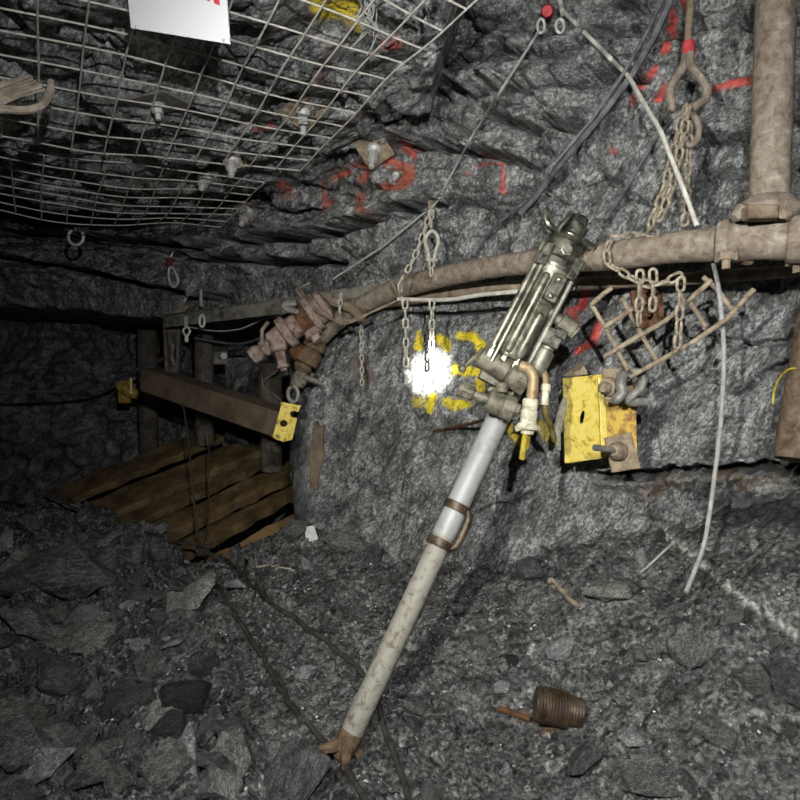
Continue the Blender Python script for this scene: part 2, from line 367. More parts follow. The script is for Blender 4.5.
# --- the wall
plan = np.array([(-5.2, 5.2), (-2.4, 4.55), (-1.15, 3.95), (-.5, 3.27), (0, 2.76), (.5, 2.38), (1.2, 1.86), (2.0, 1.06), (2.7, .4)])
seg = np.hypot(*np.diff(plan, axis=0).T); S = np.concatenate([[0], np.cumsum(seg)])
fs = np.concatenate([np.arange(0, 2.6, .03), np.arange(2.6, S[-1], .0078)])
xs, ys = np.interp(fs, S, plan[:, 0]), np.interp(fs, S, plan[:, 1])
ker = np.hanning(41); ker /= ker.sum()
xs = np.convolve(np.pad(xs, 20, 'edge'), ker, 'valid'); ys = np.convolve(np.pad(ys, 20, 'edge'), ker, 'valid')
tx, ty = np.gradient(xs), np.gradient(ys); L = np.hypot(tx, ty); nx, ny = ty / L, -tx / L
zs = np.concatenate([np.arange(-1.5, -.95, .03), np.arange(-.95, 1.3, .0078), np.arange(1.3, 2.2, .04)])
nu, nv = len(fs), len(zs)
Sg, Z = np.meshgrid(fs, zs, indexing='ij'); Sg, Z = Sg.ravel(), Z.ravel()
X, Y, NX, NY = [np.repeat(a, nv) for a in (xs, ys, nx, ny)]
off = np.interp(Z, [-1.5, -.9, -.5, -.1, .12, .3, .5, .8, 1.2, 2.2], [.25, .1, .03, 0, -.05, -.02, .08, .14, .26, .6])
right = sstep(.3, 1.1, X)
off = off * (1 - .25 * right)
B3 = np.stack([X + NX * off, Y + NY * off, Z + CAMZ], 1)
px, py, dd = proj(B3)
wu = Sg + .05 * fbm(Sg * 4, Z * 4, Z * 0, 3, 5); wv = Z + .05 * fbm(Sg * 4, Z * 4, Z * 0 + 9, 3, 6)
ang = math.radians(62)
ru, rv = wu * math.cos(ang) + wv * math.sin(ang), -wu * math.sin(ang) + wv * math.cos(ang)
up = sstep(.30, .55, Z)
f1, e1 = facet(wu / .34, wv / .17, 31); f2, e2 = facet(ru / .24, rv / .075, 41); f3, e3 = facet(wu / .13, wv / .045, 51); f4, e4 = facet(ru / .07, rv / .028, 61)
nf = fbm(Sg * 2.2, Z * 2.2, Z * 0, 4, 71); n5 = fbm(ru * 14, rv * 40, Z * 0, 4, 81); n6 = fbm(Sg * 30, Z * 30, Z * 0, 3, 91)
off += (.03 + .03 * up) * nf + up * (.075 * f1 + .040 * f3 - .015 * np.exp(-e1 / .06) + .008 * f4) + (1 - up) * (.02 * f1 + .016 * f2) + .007 * f4 + .004 * n5 + .004 * n6
strata = (Z + .10 * fbm(Sg * 1.6, Z * 2.5, Z * 0, 4, 201) - .12 * Sg * .35) / .125
fr = strata - np.floor(strata); lay = _h(np.floor(strata), np.floor(Sg * 1.1 + 3 * vn(strata * .9, Z * 0, Z * 0, 9)), Z * 0, 77)
off += up * (1 - .65 * right) * (.035 + .06 * lay) * sstep(0, .07, fr) * (1 - fr) * (.4 + .6 * sstep(-.4, .3, fbm(Sg * 3, Z * 6, Z * 0, 3, 211)))
LEDGES = [  # amplitude, reach px, line
 (.10, 22, [(385, 96), (440, 88), (480, 93), (530, 90), (560, 91), (600, 82), (640, 80)]), (.07, 16, [(415, 62), (450, 65), (488, 60), (505, 48)]),
 (.07, 16, [(500, 114), (540, 128), (585, 133)]), (.07, 16, [(520, 55), (560, 60), (600, 40)]), (.08, 18, [(240, 242), (300, 236), (345, 226), (400, 212), (440, 200)]),
 (.06, 14, [(170, 252), (260, 262), (330, 258)]), (.07, 16, [(390, 148), (430, 140), (480, 150), (530, 160)]),
 (.16, 22, [(-60, 246), (60, 262), (110, 272), (160, 286), (215, 296)]), (.10, 15, [(0, 228), (60, 234), (130, 240), (210, 246)]),
 (.05, 12, [(600, 472), (660, 466), (810, 462)]), (-.06, -14, [(600, 480), (700, 474), (810, 470)]),
 (.05, 10, [(640, 30), (700, 24), (800, 18)]), (.05, 14, [(690, 140), (750, 130), (800, 120)]), (.04, 14, [(700, 330), (760, 345), (800, 330)]), (.05, 14, [(740, 395), (770, 370), (800, 345)]),
]
for A, H, ln in LEDGES:
    lx, ly = zip(*ln)
    inside = sstep(lx[0] - 20, lx[0] + 5, px) * sstep(lx[-1] + 20, lx[-1] - 5, px)
    sd = np.interp(px, lx, ly) + 3 * vn(px / 14, py * 0, py * 0, 13) + 2 * vn(px / 5, py * 0, py * 0, 14) - py
    if H < 0: sd = -sd; H = -H; A = -A
    off += inside * 1.5 * A * sstep(-1, 2, sd) * np.exp(-np.maximum(sd, 0) / H) - inside * (.05 + .17 * sstep(.25, .45, Z)) * np.exp(-((sd + 3.2) / 2.8) ** 2)
wob = 4 * vn(py / 9, px * 0, px * 0, 3) + 3 * vn(py / 22, px * 0, px * 0, 4)
lip = np.interp(px, [-200, 0, 60, 120, 170, 230, 300], [300, 303, 308, 314, 320, 312, 304]) + 3 * vn(px / 12, px * 0, px * 0, 8)
rec = sstep(300, 288, px + wob) * sstep(0, 12, py - lip) * (dd > 1)
corner = np.exp(-((px - 312) / 14) ** 2) * sstep(330, 400, py)
off += .10 * corner
P3 = np.stack([X + NX * off, Y + NY * off + 1.35 * rec * (1 + .12 * fbm(Sg * 5, Z * 5, Z * 0, 3, 17)), Z + CAMZ], 1)
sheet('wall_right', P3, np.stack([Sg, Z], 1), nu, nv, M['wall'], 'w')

# --- rock face closing the dark heading on the far left
gy_, gz_ = np.arange(-.2, 7.2, .05), np.arange(-.8, 3.0, .05)
Yl, Zl = [q.ravel() for q in np.meshgrid(gy_, gz_, indexing='ij')]
fl1, el1 = facet(Yl / .5, Zl / .3, 331)
Xl = -4.05 + .2 * fbm(Yl, Zl, Yl * 0, 4, 301) + .12 * fl1
sheet('wall_left', np.stack([Xl, Yl, Zl], 1), np.stack([Yl, Zl], 1), len(gy_), len(gz_), M['roof'], 'l')
# --- the roof
gx = np.arange(-4.6, 1.5, .0125); gy = np.concatenate([np.arange(.15, .9, .05), np.arange(.9, 4.2, .0125)])
nu, nv = len(gx), len(gy)
X, Y = [a.ravel() for a in np.meshgrid(gx, gy, indexing='ij')]
edge_y = np.interp(X, [-4.5, -2.2, -1.2, -.4, .2, .8], [2.6, 2.95, 3.35, 3.05, 3.4, 3.4]) + .06 * vn(X * 6, X * 0, X * 0, 2)
Z = .79 + .10 * np.maximum(X, -.2) + .9 * np.maximum(X - .12, 0) ** 1.3 + .05 * np.maximum(1.9 - Y, 0)
Z += 2.2 * np.maximum(X - .10, 0)
Z += .9 * np.maximum(Y - edge_y, 0) - .05 * sstep(.5, 0, edge_y - Y) * (X < .0)
wx = X + .05 * fbm(X * 4, Y * 4, X * 0, 3, 5); wy = Y + .05 * fbm(X * 4, Y * 4, X * 0 + 9, 3, 6)
a = math.radians(25); rx, ry = wx * math.cos(a) + wy * math.sin(a), -wx * math.sin(a) + wy * math.cos(a)
f1, e1 = facet(rx / .36, ry / .24, 131); f2, e2 = facet(rx / .15, ry / .1, 141); f3, e3 = facet(wx / .06, wy / .05, 151)
sm = 1 - .85 * sstep(.02, .16, X)
Z += .05 * fbm(X * 1.7, Y * 1.7, X * 0, 4, 23) + sm * (.10 * f1 + .045 * f2) + .014 * f3 + sm * .03 * np.exp(-e1 / .05) + .006 * fbm(X * 25, Y * 25, X * 0, 3, 33)
qa = np.stack([X + .40, Y - 2.55], 1); uu = -(qa @ np.array([1, .6])) / 1.16619; vv = -(qa @ np.array([-.6, 1])) / 1.16619
zm = .70 + .13 * (vv / 1.16) - .05 * np.clip(uu / .5, 0, 1) * np.clip(1 - vv / .5, 0, 1) + .035 * np.sin(uu * 2.4) * np.minimum(1, vv)
msk = sstep(-.45, -.05, uu) * sstep(-.12, .02, vv) * sstep(1.9, 1.7, vv)
lowest = zm + .035 + .09 * np.clip(vn(X * 5, Y * 5, X * 0, 99), 0, 1) + .03 * sstep(.5, 0, uu)
lift = np.maximum(lowest - Z, 0); Z = Z + lift * msk + .04 * msk * (f2 + .5 * f1) * (lift > 0)
P3 = np.stack([X, Y, Z + CAMZ], 1)
sheet('ceiling', P3, np.stack([X, Y], 1), nu, nv, M['roof'], 'c')

# --- the muck floor
ctrl = [(345, 757, 1.74), (400, 800, 1.63), (100, 800, 1.62), (20, 720, 1.95), (50, 620, 2.5), (40, 545, 3.15), (110, 528, 3.35), (200, 560, 3.25), (300, 530, 3.15), (420, 540, 2.78), (500, 562, 2.46), (600, 562, 2.12), (700, 556, 1.92), (800, 545, 1.72), (560, 700, 1.9), (750, 700, 1.55), (800, 800, 1.38), (600, 800, 1.58), (200, 700, 2.05), (420, 640, 2.2), (620, 640, 1.9), (-200, 560, 3.1)]
C = np.array([tuple(P(*c)) for c in ctrl] + [(-.6, .5, .18), (.9, .4, .3), (0, .9, .17), (-2.5, 1.6, .3), (2.2, .6, .62), (-3.5, 4.4, .45), (-1.2, 5.0, .3), (.8, 2.9, .7)])
def tps(r): return np.where(r > 1e-9, r * r * np.log(r + 1e-12), 0)
n = len(C); K = tps(np.hypot(C[:, None, 0] - C[None, :, 0], C[:, None, 1] - C[None, :, 1])) + np.eye(n) * .01
Pm = np.c_[np.ones(n), C[:, :2]]
A = np.block([[K, Pm], [Pm.T, np.zeros((3, 3))]]); W = np.linalg.solve(A, np.r_[C[:, 2], 0, 0, 0])
def fz(x, y):
    x, y = np.atleast_1d(x).astype(float), np.atleast_1d(y).astype(float)
    r = W[n] + W[n + 1] * x + W[n + 2] * y
    for i in range(n): r = r + W[i] * tps(np.hypot(x - C[i, 0], y - C[i, 1]))
    return r
gx = np.concatenate([np.arange(-4.2, -2.3, .05), np.arange(-2.3, 1.6, .0115), np.arange(1.6, 2.6, .05)]); gy = np.concatenate([np.arange(.2, 1.1, .03), np.arange(1.1, 3.8, .0115), np.arange(3.8, 6.3, .04)])
nu, nv = len(gx), len(gy)
X, Y = [q.ravel() for q in np.meshgrid(gx, gy, indexing='ij')]
Z = fz(X, Y)
left = sstep(-.1, -.9, X)
f1, e1 = facet((X + .04 * fbm(X * 5, Y * 5, X * 0, 2, 3)) / .2, (Y + .04 * fbm(X * 5, Y * 5, X * 0 + 5, 2, 3)) / .2, 231); f2, e2 = facet(X / .06, Y / .06, 241); f3, e3 = facet(X / .027, Y / .027, 251)
Z += .035 * fbm(X * 2, Y * 2, X * 0, 3, 43) + (.025 + .065 * left) * f1 + (.012 + .020 * left) * f2 - left * .025 * np.exp(-e1 / .05) - left * .008 * np.exp(-e2 / .06) + .007 * f3 + .003 * fbm(X * 60, Y * 60, X * 0, 2, 53)
lipy = np.interp(X, [-3.6, -2.2, -1.75, -1.35, -1.0, -.75, -.55, -.45], [3.9, 3.75, 3.45, 3.24, 3.2, 3.18, 3.2, 9])
Z -= .75 * sstep(0, .28, Y - lipy)
P3 = np.stack([X, Y, Z], 1)
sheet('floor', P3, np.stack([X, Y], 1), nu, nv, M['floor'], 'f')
def fbvh(x, y):
    h = BV['f'].ray_cast(Vector((x, y, 4)), Vector((0, 0, -1)))
    return h[0].z if h[0] else float(fz(x, y)[0])
def hit(px, py, keys='wcf'):
    r = ray(px, py).normalized(); best = None
    for k in keys:
        h = BV[k].ray_cast(CAM, r)
        if h[0] is not None and (best is None or h[3] < best[2]): best = (h[0], h[1], h[3])
    if best is None: return P(px, py, 3), -r, 3.0
    nrm = best[1] if best[1].dot(r) < 0 else -best[1]
    return best[0], nrm, (best[0] - CAM).dot(FW)
def onwall(px, py, lift=.01, keys='w'): 
    h = hit(px, py, keys); return h[0] - ray(px, py).normalized() * lift
def smoothn(px, py, keys='w', r=6):
    s = Vector()
    for a in range(8): s += hit(px + r * math.cos(a * .785), py + r * math.sin(a * .785), keys)[1]
    return s.normalized()

# ------------------------------------------------------------------ camera, light, view
cam = bpy.data.cameras.new('camera'); co = bpy.data.objects.new('camera', cam); COL.objects.link(co)
cam.sensor_width = 36; cam.lens = 36 * F / 800; co.location = CAM; co.rotation_euler = (math.pi / 2 - PITCH, 0, 0); cam.clip_start = .02
SC.camera = co
def spot(name, loc, target, energy, size, blend, col, r):
    l = bpy.data.lights.new(name, 'SPOT'); l.energy = energy; l.spot_size = math.radians(size); l.spot_blend = blend; l.color = col; l.shadow_soft_size = r
    o = bpy.data.objects.new(name, l); COL.objects.link(o); o.location = loc
    o.rotation_euler = (Vector(target) - Vector(loc)).to_track_quat('-Z', 'Y').to_euler(); return o
HL = CAM + Vector((.13, -.06, .40))
hot = hit(430, 371, 'w')[0]
spot('cap_lamp_flood', HL, P(450, 400, 2.0), 126, 134, 1.0, (1, 1, .99), .014)
spot('cap_lamp_beam', HL, hot, 5200, 4.8, 1.0, (1, 1, .86), .012)
spot('second_lamp_flood', CAM + Vector((-.50, .0, .44)), P(540, 430, 2.0), 180, 92, 1.0, (1, 1, .90), .014)
SC.cycles.max_bounces = 4; SC.cycles.diffuse_bounces = 2; SC.cycles.sample_clamp_indirect = 1.0
wd = bpy.data.worlds.new('mine_dark'); SC.world = wd; wd.use_nodes = True
wd.node_tree.nodes['Background'].inputs[0].default_value = (.9, .95, 1, 1); wd.node_tree.nodes['Background'].inputs[1].default_value = .02
SC.cycles.use_denoising = True; SC.cycles.denoiser = 'OPENIMAGEDENOISE'; SC.cycles.denoising_input_passes = 'RGB_ALBEDO_NORMAL'; SC.cycles.denoising_prefilter = 'ACCURATE'
SC.view_settings.view_transform = 'Standard'; SC.view_settings.look = 'None'; SC.view_settings.gamma = 1; SC.view_settings.exposure = 0

# ------------------------------------------------------------------ hanging helpers
LINKS = {}
def link_mesh(mat, Ln, Wd, r):
    k = (mat.name, Ln, Wd, r)
    if k not in LINKS:
        b = MB(); h = (Ln - Wd) / 2; w = Wd / 2 - r; pts = []
        for a in range(9): t = math.pi * a / 8; pts.append(Vector((w * math.cos(t), 0, h + w * math.sin(t))))
        for a in range(9): t = math.pi + math.pi * a / 8; pts.append(Vector((w * math.cos(t), 0, -h + w * math.sin(t))))
        b.tube(pts, r, 8, closed=True)
        me = bpy.data.meshes.new('link'); me.from_pydata([tuple(v) for v in b.v], [], b.f)
        me.polygons.foreach_set('use_smooth', [True] * len(me.polygons)); me.materials.append(mat); me.update(); LINKS[k] = me
    return LINKS[k]
def resample(pts, step):
    out = [pts[0].copy()]; acc = 0
    for a, b in zip(pts[:-1], pts[1:]):
        L = (b - a).length; t = step - acc
        while t <= L: out.append(a + (b - a) * (t / L)); t += step
        acc = (acc + L) % step if L else acc
    return out
def chain(pts, label, group=None, mat='chain', Ln=.044, Wd=.026, r=.0042, roll=.4):
    pts = [Vector(p) for p in pts]
    root = thing('chain', pts[0], label, 'chain', group)
    pitch = Ln - 2 * r
    q = resample(pts, pitch)
    me = link_mesh(M[mat], Ln, Wd, r)
    for i in range(len(q) - 1):
        d = (q[i + 1] - q[i]).normalized()
        rot = d.to_track_quat('Z', 'Y') @ Quaternion((0, 0, 1), roll + (math.pi / 2 if i % 2 else 0))
        o = bpy.data.objects.new('link', me); COL.objects.link(o); o.parent = root
        o.location = (q[i] + q[i + 1]) / 2 - pts[0]; o.rotation_mode = 'QUATERNION'; o.rotation_quaternion = rot
    return root
def single(name, mb, mat, label, cat, group=None, smooth=True, bevel=0, origin=None):
    o = mb.build(name, M[mat], None, smooth, bevel, origin); return tag(o, label, cat, group)
def path3(pl, n=6): return catmull([P(*p) for p in pl], n)

# ------------------------------------------------------------------ weld mesh on the roof
a_dir = Vector((1, .6, 0)).normalized(); b_dir = Vector((-.6, 1, 0)).normalized()
def mesh_panel(c, nu_, nv_, zf, r, seed, label, name='welded_mesh_panel'):
    b = MB(); st = .1
    def pt(u, v, o=0):
        p = Vector((c[0], c[1], 0)) - a_dir * u - b_dir * v
        zz = zf(u, v) + .012 * float(vn(np.array([u * 4.0]), np.array([v * 4.0]), np.array([seed * 1.0]), 5)[0])
        p += Vector((float(vn(np.array([u * 3.0]), np.array([v * 3.0]), np.array([3.3 + seed]), 6)[0]), float(vn(np.array([u * 3.0]), np.array([v * 3.0]), np.array([7.3]), 7)[0]), 0)) * .012
        p.z = CAMZ + zz + o; return p
    for j in range(nv_ + 1): b.tube([pt(k * .05, j * st) for k in range(0, nu_ * 2 + 1)], r, 6)
    for i in range(nu_ + 1): b.tube([pt(i * st, k * .05, -2 * r * .9) for k in range(0, nv_ * 2 + 1)], r, 6)
    return single(name, b, 'wire', label, 'wire mesh')
def z1(u, v): return .70 + .13 * (v / 1.16) - .05 * min(1, max(0, u / .5)) * max(0, 1 - v / .5) + .035 * math.sin(u * 2.4) * min(1, v)
def z2(u, v): return .62 + .07 * (v / .9) - .06 * math.exp(-((u - .65) / .45) ** 2) * max(0, 1 - v / .8) - .02 * max(0, u - 1)
mesh1 = mesh_panel((-.40, 2.55), 26, 17, z1, .0027, 1, 'large grey welded wire mesh sheet pinned under the roof behind the white sign')
mesh2 = mesh_panel((-.92, 3.28), 26, 7, z2, .0026, 2, 'sagging far wire mesh sheet along the dark brow at left, below the larger sheet')

# sign under the mesh
zs_ = .715
sc = [P(131, 28, 1.47), P(230, 44, 1.43)]
ex = (sc[1] - sc[0]); ey = (P(128, 0, 1.455) - P(131, 28, 1.47)).normalized() * .2
nrm = ex.cross(ey).normalized(); nrm = nrm if nrm.y < 0 else -nrm
sg = thing('warning_sign', sc[0], 'white plastic sign with red lettering hanging under the roof mesh', 'sign')
b = MB(); b.plate([sc[0], sc[1], sc[1] + ey, sc[0] + ey], [], nrm * -.004); b.build('sign_board', M['sign'], sg, smooth=False)
def sgn(u, v): return sc[0] + ex * u + ey * v + nrm * .0006
def stroke(pts, name):
    b = MB(); b.plate([sgn(*p) for p in pts], [], nrm * .0008); b.build(name, M['red'], sg, smooth=False)
# bottoms of the last two letters, an R and a Y-like upright
stroke([(.68, .46), (.75, .42), (.76, .46), (.70, .72)], 'red_letter')
stroke([(.775, .415), (.835, .40), (.80, .75), (.745, .75)], 'red_letter')
stroke([(.875, .39), (.93, .375), (.915, .75), (.86, .75)], 'red_letter')
b = MB(); b.ball(sgn(.06, .03) , .004, 8); b.build('rivet', M['hook'], sg); b = MB(); b.ball(sgn(.94, .03), .004, 8); b.build('rivet', M['hook'], sg)

# ------------------------------------------------------------------ roof bolts
def roof_bolt(px, py, ps, label, sh=22, rotz=.5, keys='wc', plate=True, mat='platerust', tilt=None, pull=.012):
    h, nr, d = hit(px, py, keys); nr = smoothn(px, py, keys, ps * .5) if tilt is None else Vector(tilt).normalized()
    c = h - ray(px, py).normalized() * pull
    root = thing('rock_bolt', c, label, 'rock bolt', 'rock bolts in roof and wall')
    dn = (nr + Vector((0, 0, -.9))).normalized()
    if plate:
        u, w = perp(nr); u2 = u * math.cos(rotz) + w * math.sin(rotz); w2 = nr.cross(u2)
        s = m(ps, d) / 2; b = MB(); b.box(c, u2 * s, w2 * s, nr * .004); b.build('bearing_plate', M[mat], root, smooth=False, bevel=.002)
    t = m(sh, d); rr = m(6 if plate else 3, d)
    b = MB(); b.lathe(c, c + dn * t * .42, [(0, rr * 1.25), (.25, rr * 1.2), (.5, rr * .8)], 16); b.build('dome_washer', M['hook'], root)
    b = MB(); b.lathe(c + dn * t * .15, c + dn * t * .62, [(0, rr * .85), (1, rr * .85)], 6); b.build('hex_nut', M['hook'], root, smooth=False, bevel=.001)
    b = MB(); b.lathe(c + dn * t * .3, c + dn * t, [(0, rr * .5), (.95, rr * .5), (1, rr * .35)], 12); b.build('bolt_shank', M['hook'], root)
    return root
roof_bolt(303, 112, 34, 'rock bolt with nut poking through the right end of the roof mesh', 26, .9, keys='c')
roof_bolt(374, 149, 30, 'rock bolt with square brown plate between the mesh corner and orange ring paint', 24, .5, tilt=(-.15, -.8, -.55), pull=.045)
roof_bolt(157, 103, 50, 'rock bolt with wide flat plate tilted under the mesh below the white sign', 16, .25, keys='c', tilt=(.10, .06, -1), pull=.07, mat='greysteel')
roof_bolt(232, 160, 18, 'small pale bolt under the mesh bottom edge, beside a shorter one', 22, .3, keys='c')
roof_bolt(205, 178, 14, 'short pale bolt hanging at the edge of the sagging mesh', 18, .3, keys='c')
roof_bolt(247, 212, 20, 'pale bolt on the dark brow right of the sagging mesh', 22, .3)
roof_bolt(396, 175, 9, 'bare steel bolt end inside the orange paint ring', 8, .3, plate=False)
# things stuck behind the mesh at the left edge
b = MB()
for k in range(7):
    o = Vector((0, 0, 0)); a0 = P(-40, 98 + k * 3.2, 1.55 + .01 * (k % 3)); b0 = P(30 + (k * 37) % 17, 76 + k * 2.6, 1.62 + .012 * (k % 2)); b.tube([a0, (a0 + b0) / 2 + Vector((0, 0, .004 * (k % 2))), b0], [.009, .008, .004], 5)
single('splintered_board', b, 'splinter', 'splintered pale board poking through the mesh at the left edge', 'wood')
b = MB(); b.tube(path3([(-40, 112, 1.45), (0, 109, 1.5), (25, 110, 1.52), (42, 105, 1.55), (50, 92, 1.6), (51, 82, 1.62)], 5), m(4, 1.5), 8)
single('bent_bar', b, 'splinter', 'bent pale steel bar curling up below the splintered board', 'bar')
b = MB()
for k in range(9):
    a0 = P(352 + k * 3, -8 - k, 1.66 + .02 * math.sin(k)); b.tube(catmull([a0, P(362 + (k * 7) % 16, 6 + k, 1.64), P(352 + (k * 11) % 30, 22 + (k * 5) % 14, 1.66), P(346 + (k * 13) % 44, 34 + (k * 9) % 24, 1.72)], 4), .002, 5)
single('frayed_wire_tuft', b, 'cablegrey', 'tuft of frayed wire strands hanging by the yellow roof paint', 'wire')

# ------------------------------------------------------------------ pipes and beam
def pipe(name, pl, mat, label, cat, nseg=7, seg=18, bumpy=.0):
    ctr = [P(x, y, d) for x, y, d, w in pl]; rad = [m(w, d) / 2 for x, y, d, w in pl]
    pts = catmull(ctr, nseg); rs = []
    for i in range(len(pl) - 1):
        for k in range(nseg): rs.append(rad[i] + (rad[i + 1] - rad[i]) * k / nseg)
    rs.append(rad[-1])
    if bumpy: rs = [r * (1 + bumpy * math.sin(i * 1.7) * math.cos(i * .61)) for i, r in enumerate(rs)]
    b = MB(); b.tube(pts, rs, seg); return b, pts, rs
air = thing('air_pipe', P(545, 258, 2.02), 'long curved mud-caked air pipe sagging across the wall behind the drill', 'pipe')
b, apts, ars = pipe('x', [(314, 347, 3.0, 15), (326, 333, 2.94, 16), (345, 316, 2.86, 17), (368, 302, 2.75, 19), (400, 288, 2.6, 21), (450, 275, 2.36, 21), (500, 266, 2.17, 22), (545, 261, 2.02, 25), (610, 256, 1.85, 29), (670, 248, 1.72, 31), (705, 245, 1.65, 34), (730, 242, 1.61, 36), (800, 240, 1.52, 40), (850, 238, 1.46, 42), (1000, 232, 1.30, 47), (1250, 222, 1.08, 57)], 0, '', '', bumpy=.02)
b.build('pipe_run', M['dustpipe'], air)
def sleeve(pa, pb, prof, name, mat, parent, seg=20):
    b = MB(); b.lathe(pa, pb, prof, seg); return b.build(name, M[mat], parent)
d0 = 1.60
r0 = m(36, d0) / 2
cpl = sleeve(P(716, 243, 1.625), P(762, 240, 1.57), [(0, r0 * 1.02), (.05, r0 * 1.2), (.28, r0 * 1.3), (.36, r0 * 1.12), (.42, r0 * 1.2), (.6, r0 * 1.14), (1, r0 * 1.05)], 'grooved_coupling', 'dustpipe', air)
sleeve(P(786, 240, 1.54), P(830, 239, 1.49), [(0, r0 * 1.05), (.1, r0 * 1.28), (.9, r0 * 1.28), (1, r0 * 1.05)], 'grooved_coupling', 'dustpipe', air)
for x, y in ((726, 262), (797, 266)):
    b = MB(); b.box(P(x, y - 5, 1.57), RT * m(9, 1.57), UP * m(5, 1.57), FW * .018); b.build('coupling_ear', M['dustpipe'], cpl, bevel=.004)
    b = MB(); b.lathe(P(x, y - 6, 1.55), P(x, y + 7, 1.55), [(0, .016), (.3, .016), (.32, .01), (1, .01)], 8); b.build('coupling_bolt', M['dustpipe2'], cpl)
b = MB(); b.tube([P(745, 258, 1.60), P(752, 261, 1.6)], [.018, .012], 8); b.build('coupling_lug', M['dustpipe2'], cpl)
air_end = b
# pipe post with flange standing on the pipe
post = thing('standpipe', P(769, 205, 1.55), 'upright beige rusty pipe rising to the roof at the right', 'pipe')
b = MB(); b.tube([P(778, -70, 1.58), P(774, 60, 1.57), P(769, 206, 1.55)], m(37, 1.56) / 2, 24); b.build('pipe_run', M['dustpipe'], post)
fl = sleeve(P(770, 198, 1.55), P(768, 224, 1.55), [(0, m(39, 1.55) / 2), (.12, m(48, 1.55) / 2), (.45, m(60, 1.55) / 2), (.6, m(58, 1.55) / 2), (1, m(40, 1.55) / 2)], 'base_clamp', 'dustpipe', post)
for x, y, a in ((740, 212, -1), (797, 208, 1)):
    b = MB(); b.tube([P(x - a * 12, y + 2, 1.53), P(x, y, 1.53), P(x + a * 6, y + 6, 1.53)], [m(8, 1.5), m(9, 1.5), m(5, 1.5)], 10); b.build('clamp_ear', M['dustpipe'], fl)
b = MB(); b.lathe(P(783, 214, 1.52), P(783, 214, 1.47), [(0, m(8, 1.5)), (.5, m(8, 1.5)), (.52, m(5, 1.5)), (1, m(5, 1.5))], 6); b.build('clamp_nut', M['dustpipe2'], fl, smooth=False)
b = MB(); b.box(P(760, 213, 1.49), RT * m(15, 1.5), UP * m(7, 1.5), FW * .02); b.build('clamp_block', M['dustpipe2'], fl, bevel=.006)

b, _, _ = pipe('x', [(300, 322, 3.08, 14), (330, 311, 2.98, 16), (365, 303, 2.86, 17), (395, 299, 2.74, 15), (450, 293, 2.52, 14), (520, 287, 2.3, 13), (600, 283, 2.12, 13), (680, 279, 1.98, 13), (740, 275, 1.9, 13), (830, 268, 1.8, 14)], 0, '', '')
single('water_pipe', b, 'dustpipe2', 'thinner straight dusty pipe running below and behind the curved air pipe', 'pipe')
b = MB(); bp0, bp1 = P(170, 316, 4.0), P(408, 283, 2.72)
dn = (bp1 - bp0).normalized(); sd = Vector((0, 0, 1)).cross(dn).normalized(); upb = dn.cross(sd)
b.box((bp0 + bp1) / 2, (bp1 - bp0) / 2, sd * .05, upb * .006); b.box((bp0 + bp1) / 2 + sd * (-.045 if sd.y > 0 else .045) - upb * .035, (bp1 - bp0) / 2, sd * .005, upb * .04)
single('steel_angle_beam', b, 'beam', 'long grimy steel angle beam over the dark opening, left of the drill', 'beam', smooth=False)
b = MB(); b.tube(path3([(398, 299, 2.44), (430, 300, 2.36), (455, 299, 2.3), (480, 295, 2.22), (525, 291, 2.1), (575, 288, 2.05)], 6), m(4.2, 2.3) / 2, 8)
single('pale_air_line', b, 'wire', 'thin pale tube strung just under the pipes left of the drill', 'tube')
b = MB(); b.tube([onwall(x, y, .012) for x, y in ((400, 313), (425, 316), (450, 315), (480, 312), (510, 308))], .006, 8)  # dark tube stands in for the edge of the pipes' shadow on the wall
single('pipe_shadow_edge', b, 'cabledark', 'thin dark tube drawn as the pipe shadow edge on the wall', 'cable')
# wire lashing round the pipes
b = MB()
for o in (0, 4): b.tube(path3([(296 + o, 290, 2.88), (306 + o, 303, 2.8), (322 + o, 314, 2.74), (338, 321 + o * .5, 2.68), (352, 320 + o * .5, 2.62), (372, 312, 2.56), (392, 303, 2.5), (404, 298, 2.44)], 5), .005, 6)
b.tube(path3([(296, 290, 2.88), (303, 286, 2.86), (310, 283, 2.86)], 4), .005, 6); b.tube(path3([(392, 281, 2.5), (398, 294, 2.45), (410, 301, 2.42), (420, 302, 2.42)], 5), .005, 6)
single('lashing_wire', b, 'wiretan', 'loose doubled lashing wire looped under beam and air pipe at left', 'wire')

# ------------------------------------------------------------------ valves at the left end of the pipes
v1 = thing('air_valve', P(300, 325, 2.85), 'pink dusty cast valve assembly hanging at the pipe ends above the opening', 'valve')
D = 2.85
def mm(x): return m(x, D)
b = MB(); b.lathe(P(328, 303, D), P(252, 357, D), [(0, mm(10)), (.03, mm(17)), (.08, mm(18)), (.10, mm(15)), (.16, mm(15)), (.17, mm(19)), (.24, mm(19)), (.26, mm(13)), (.48, mm(12)), (.5, mm(17)), (.58, mm(17)), (.6, mm(12)), (.74, mm(11)), (.76, mm(8)), (.85, mm(9)), (.88, mm(6)), (.93, mm(9)), (1, mm(8))], 20); vb = b.build('valve_body', M['pinkdust'], v1)
b = MB(); b.lathe(P(309, 316, D), P(299, 323, D), [(0, mm(15.5)), (1, mm(15.5))], 20); b.build('dark_band', M['rust'], v1)
b = MB(); b.lathe(P(277, 340, D - .03), P(284, 371, D - .04), [(0, mm(9)), (.35, mm(8)), (.4, mm(5)), (.8, mm(5)), (.82, mm(6.5)), (.9, mm(6.5)), (.92, mm(3)), (1, mm(3))], 14); b.build('drain_spout', M['pinkdust'], v1)
b = MB(); b.tube([P(262, 345, D - .06), P(262, 330, D - .07), P(268, 322, D - .06)], mm(2), 8); b.build('valve_lever', M['dustpipe2'], v1)
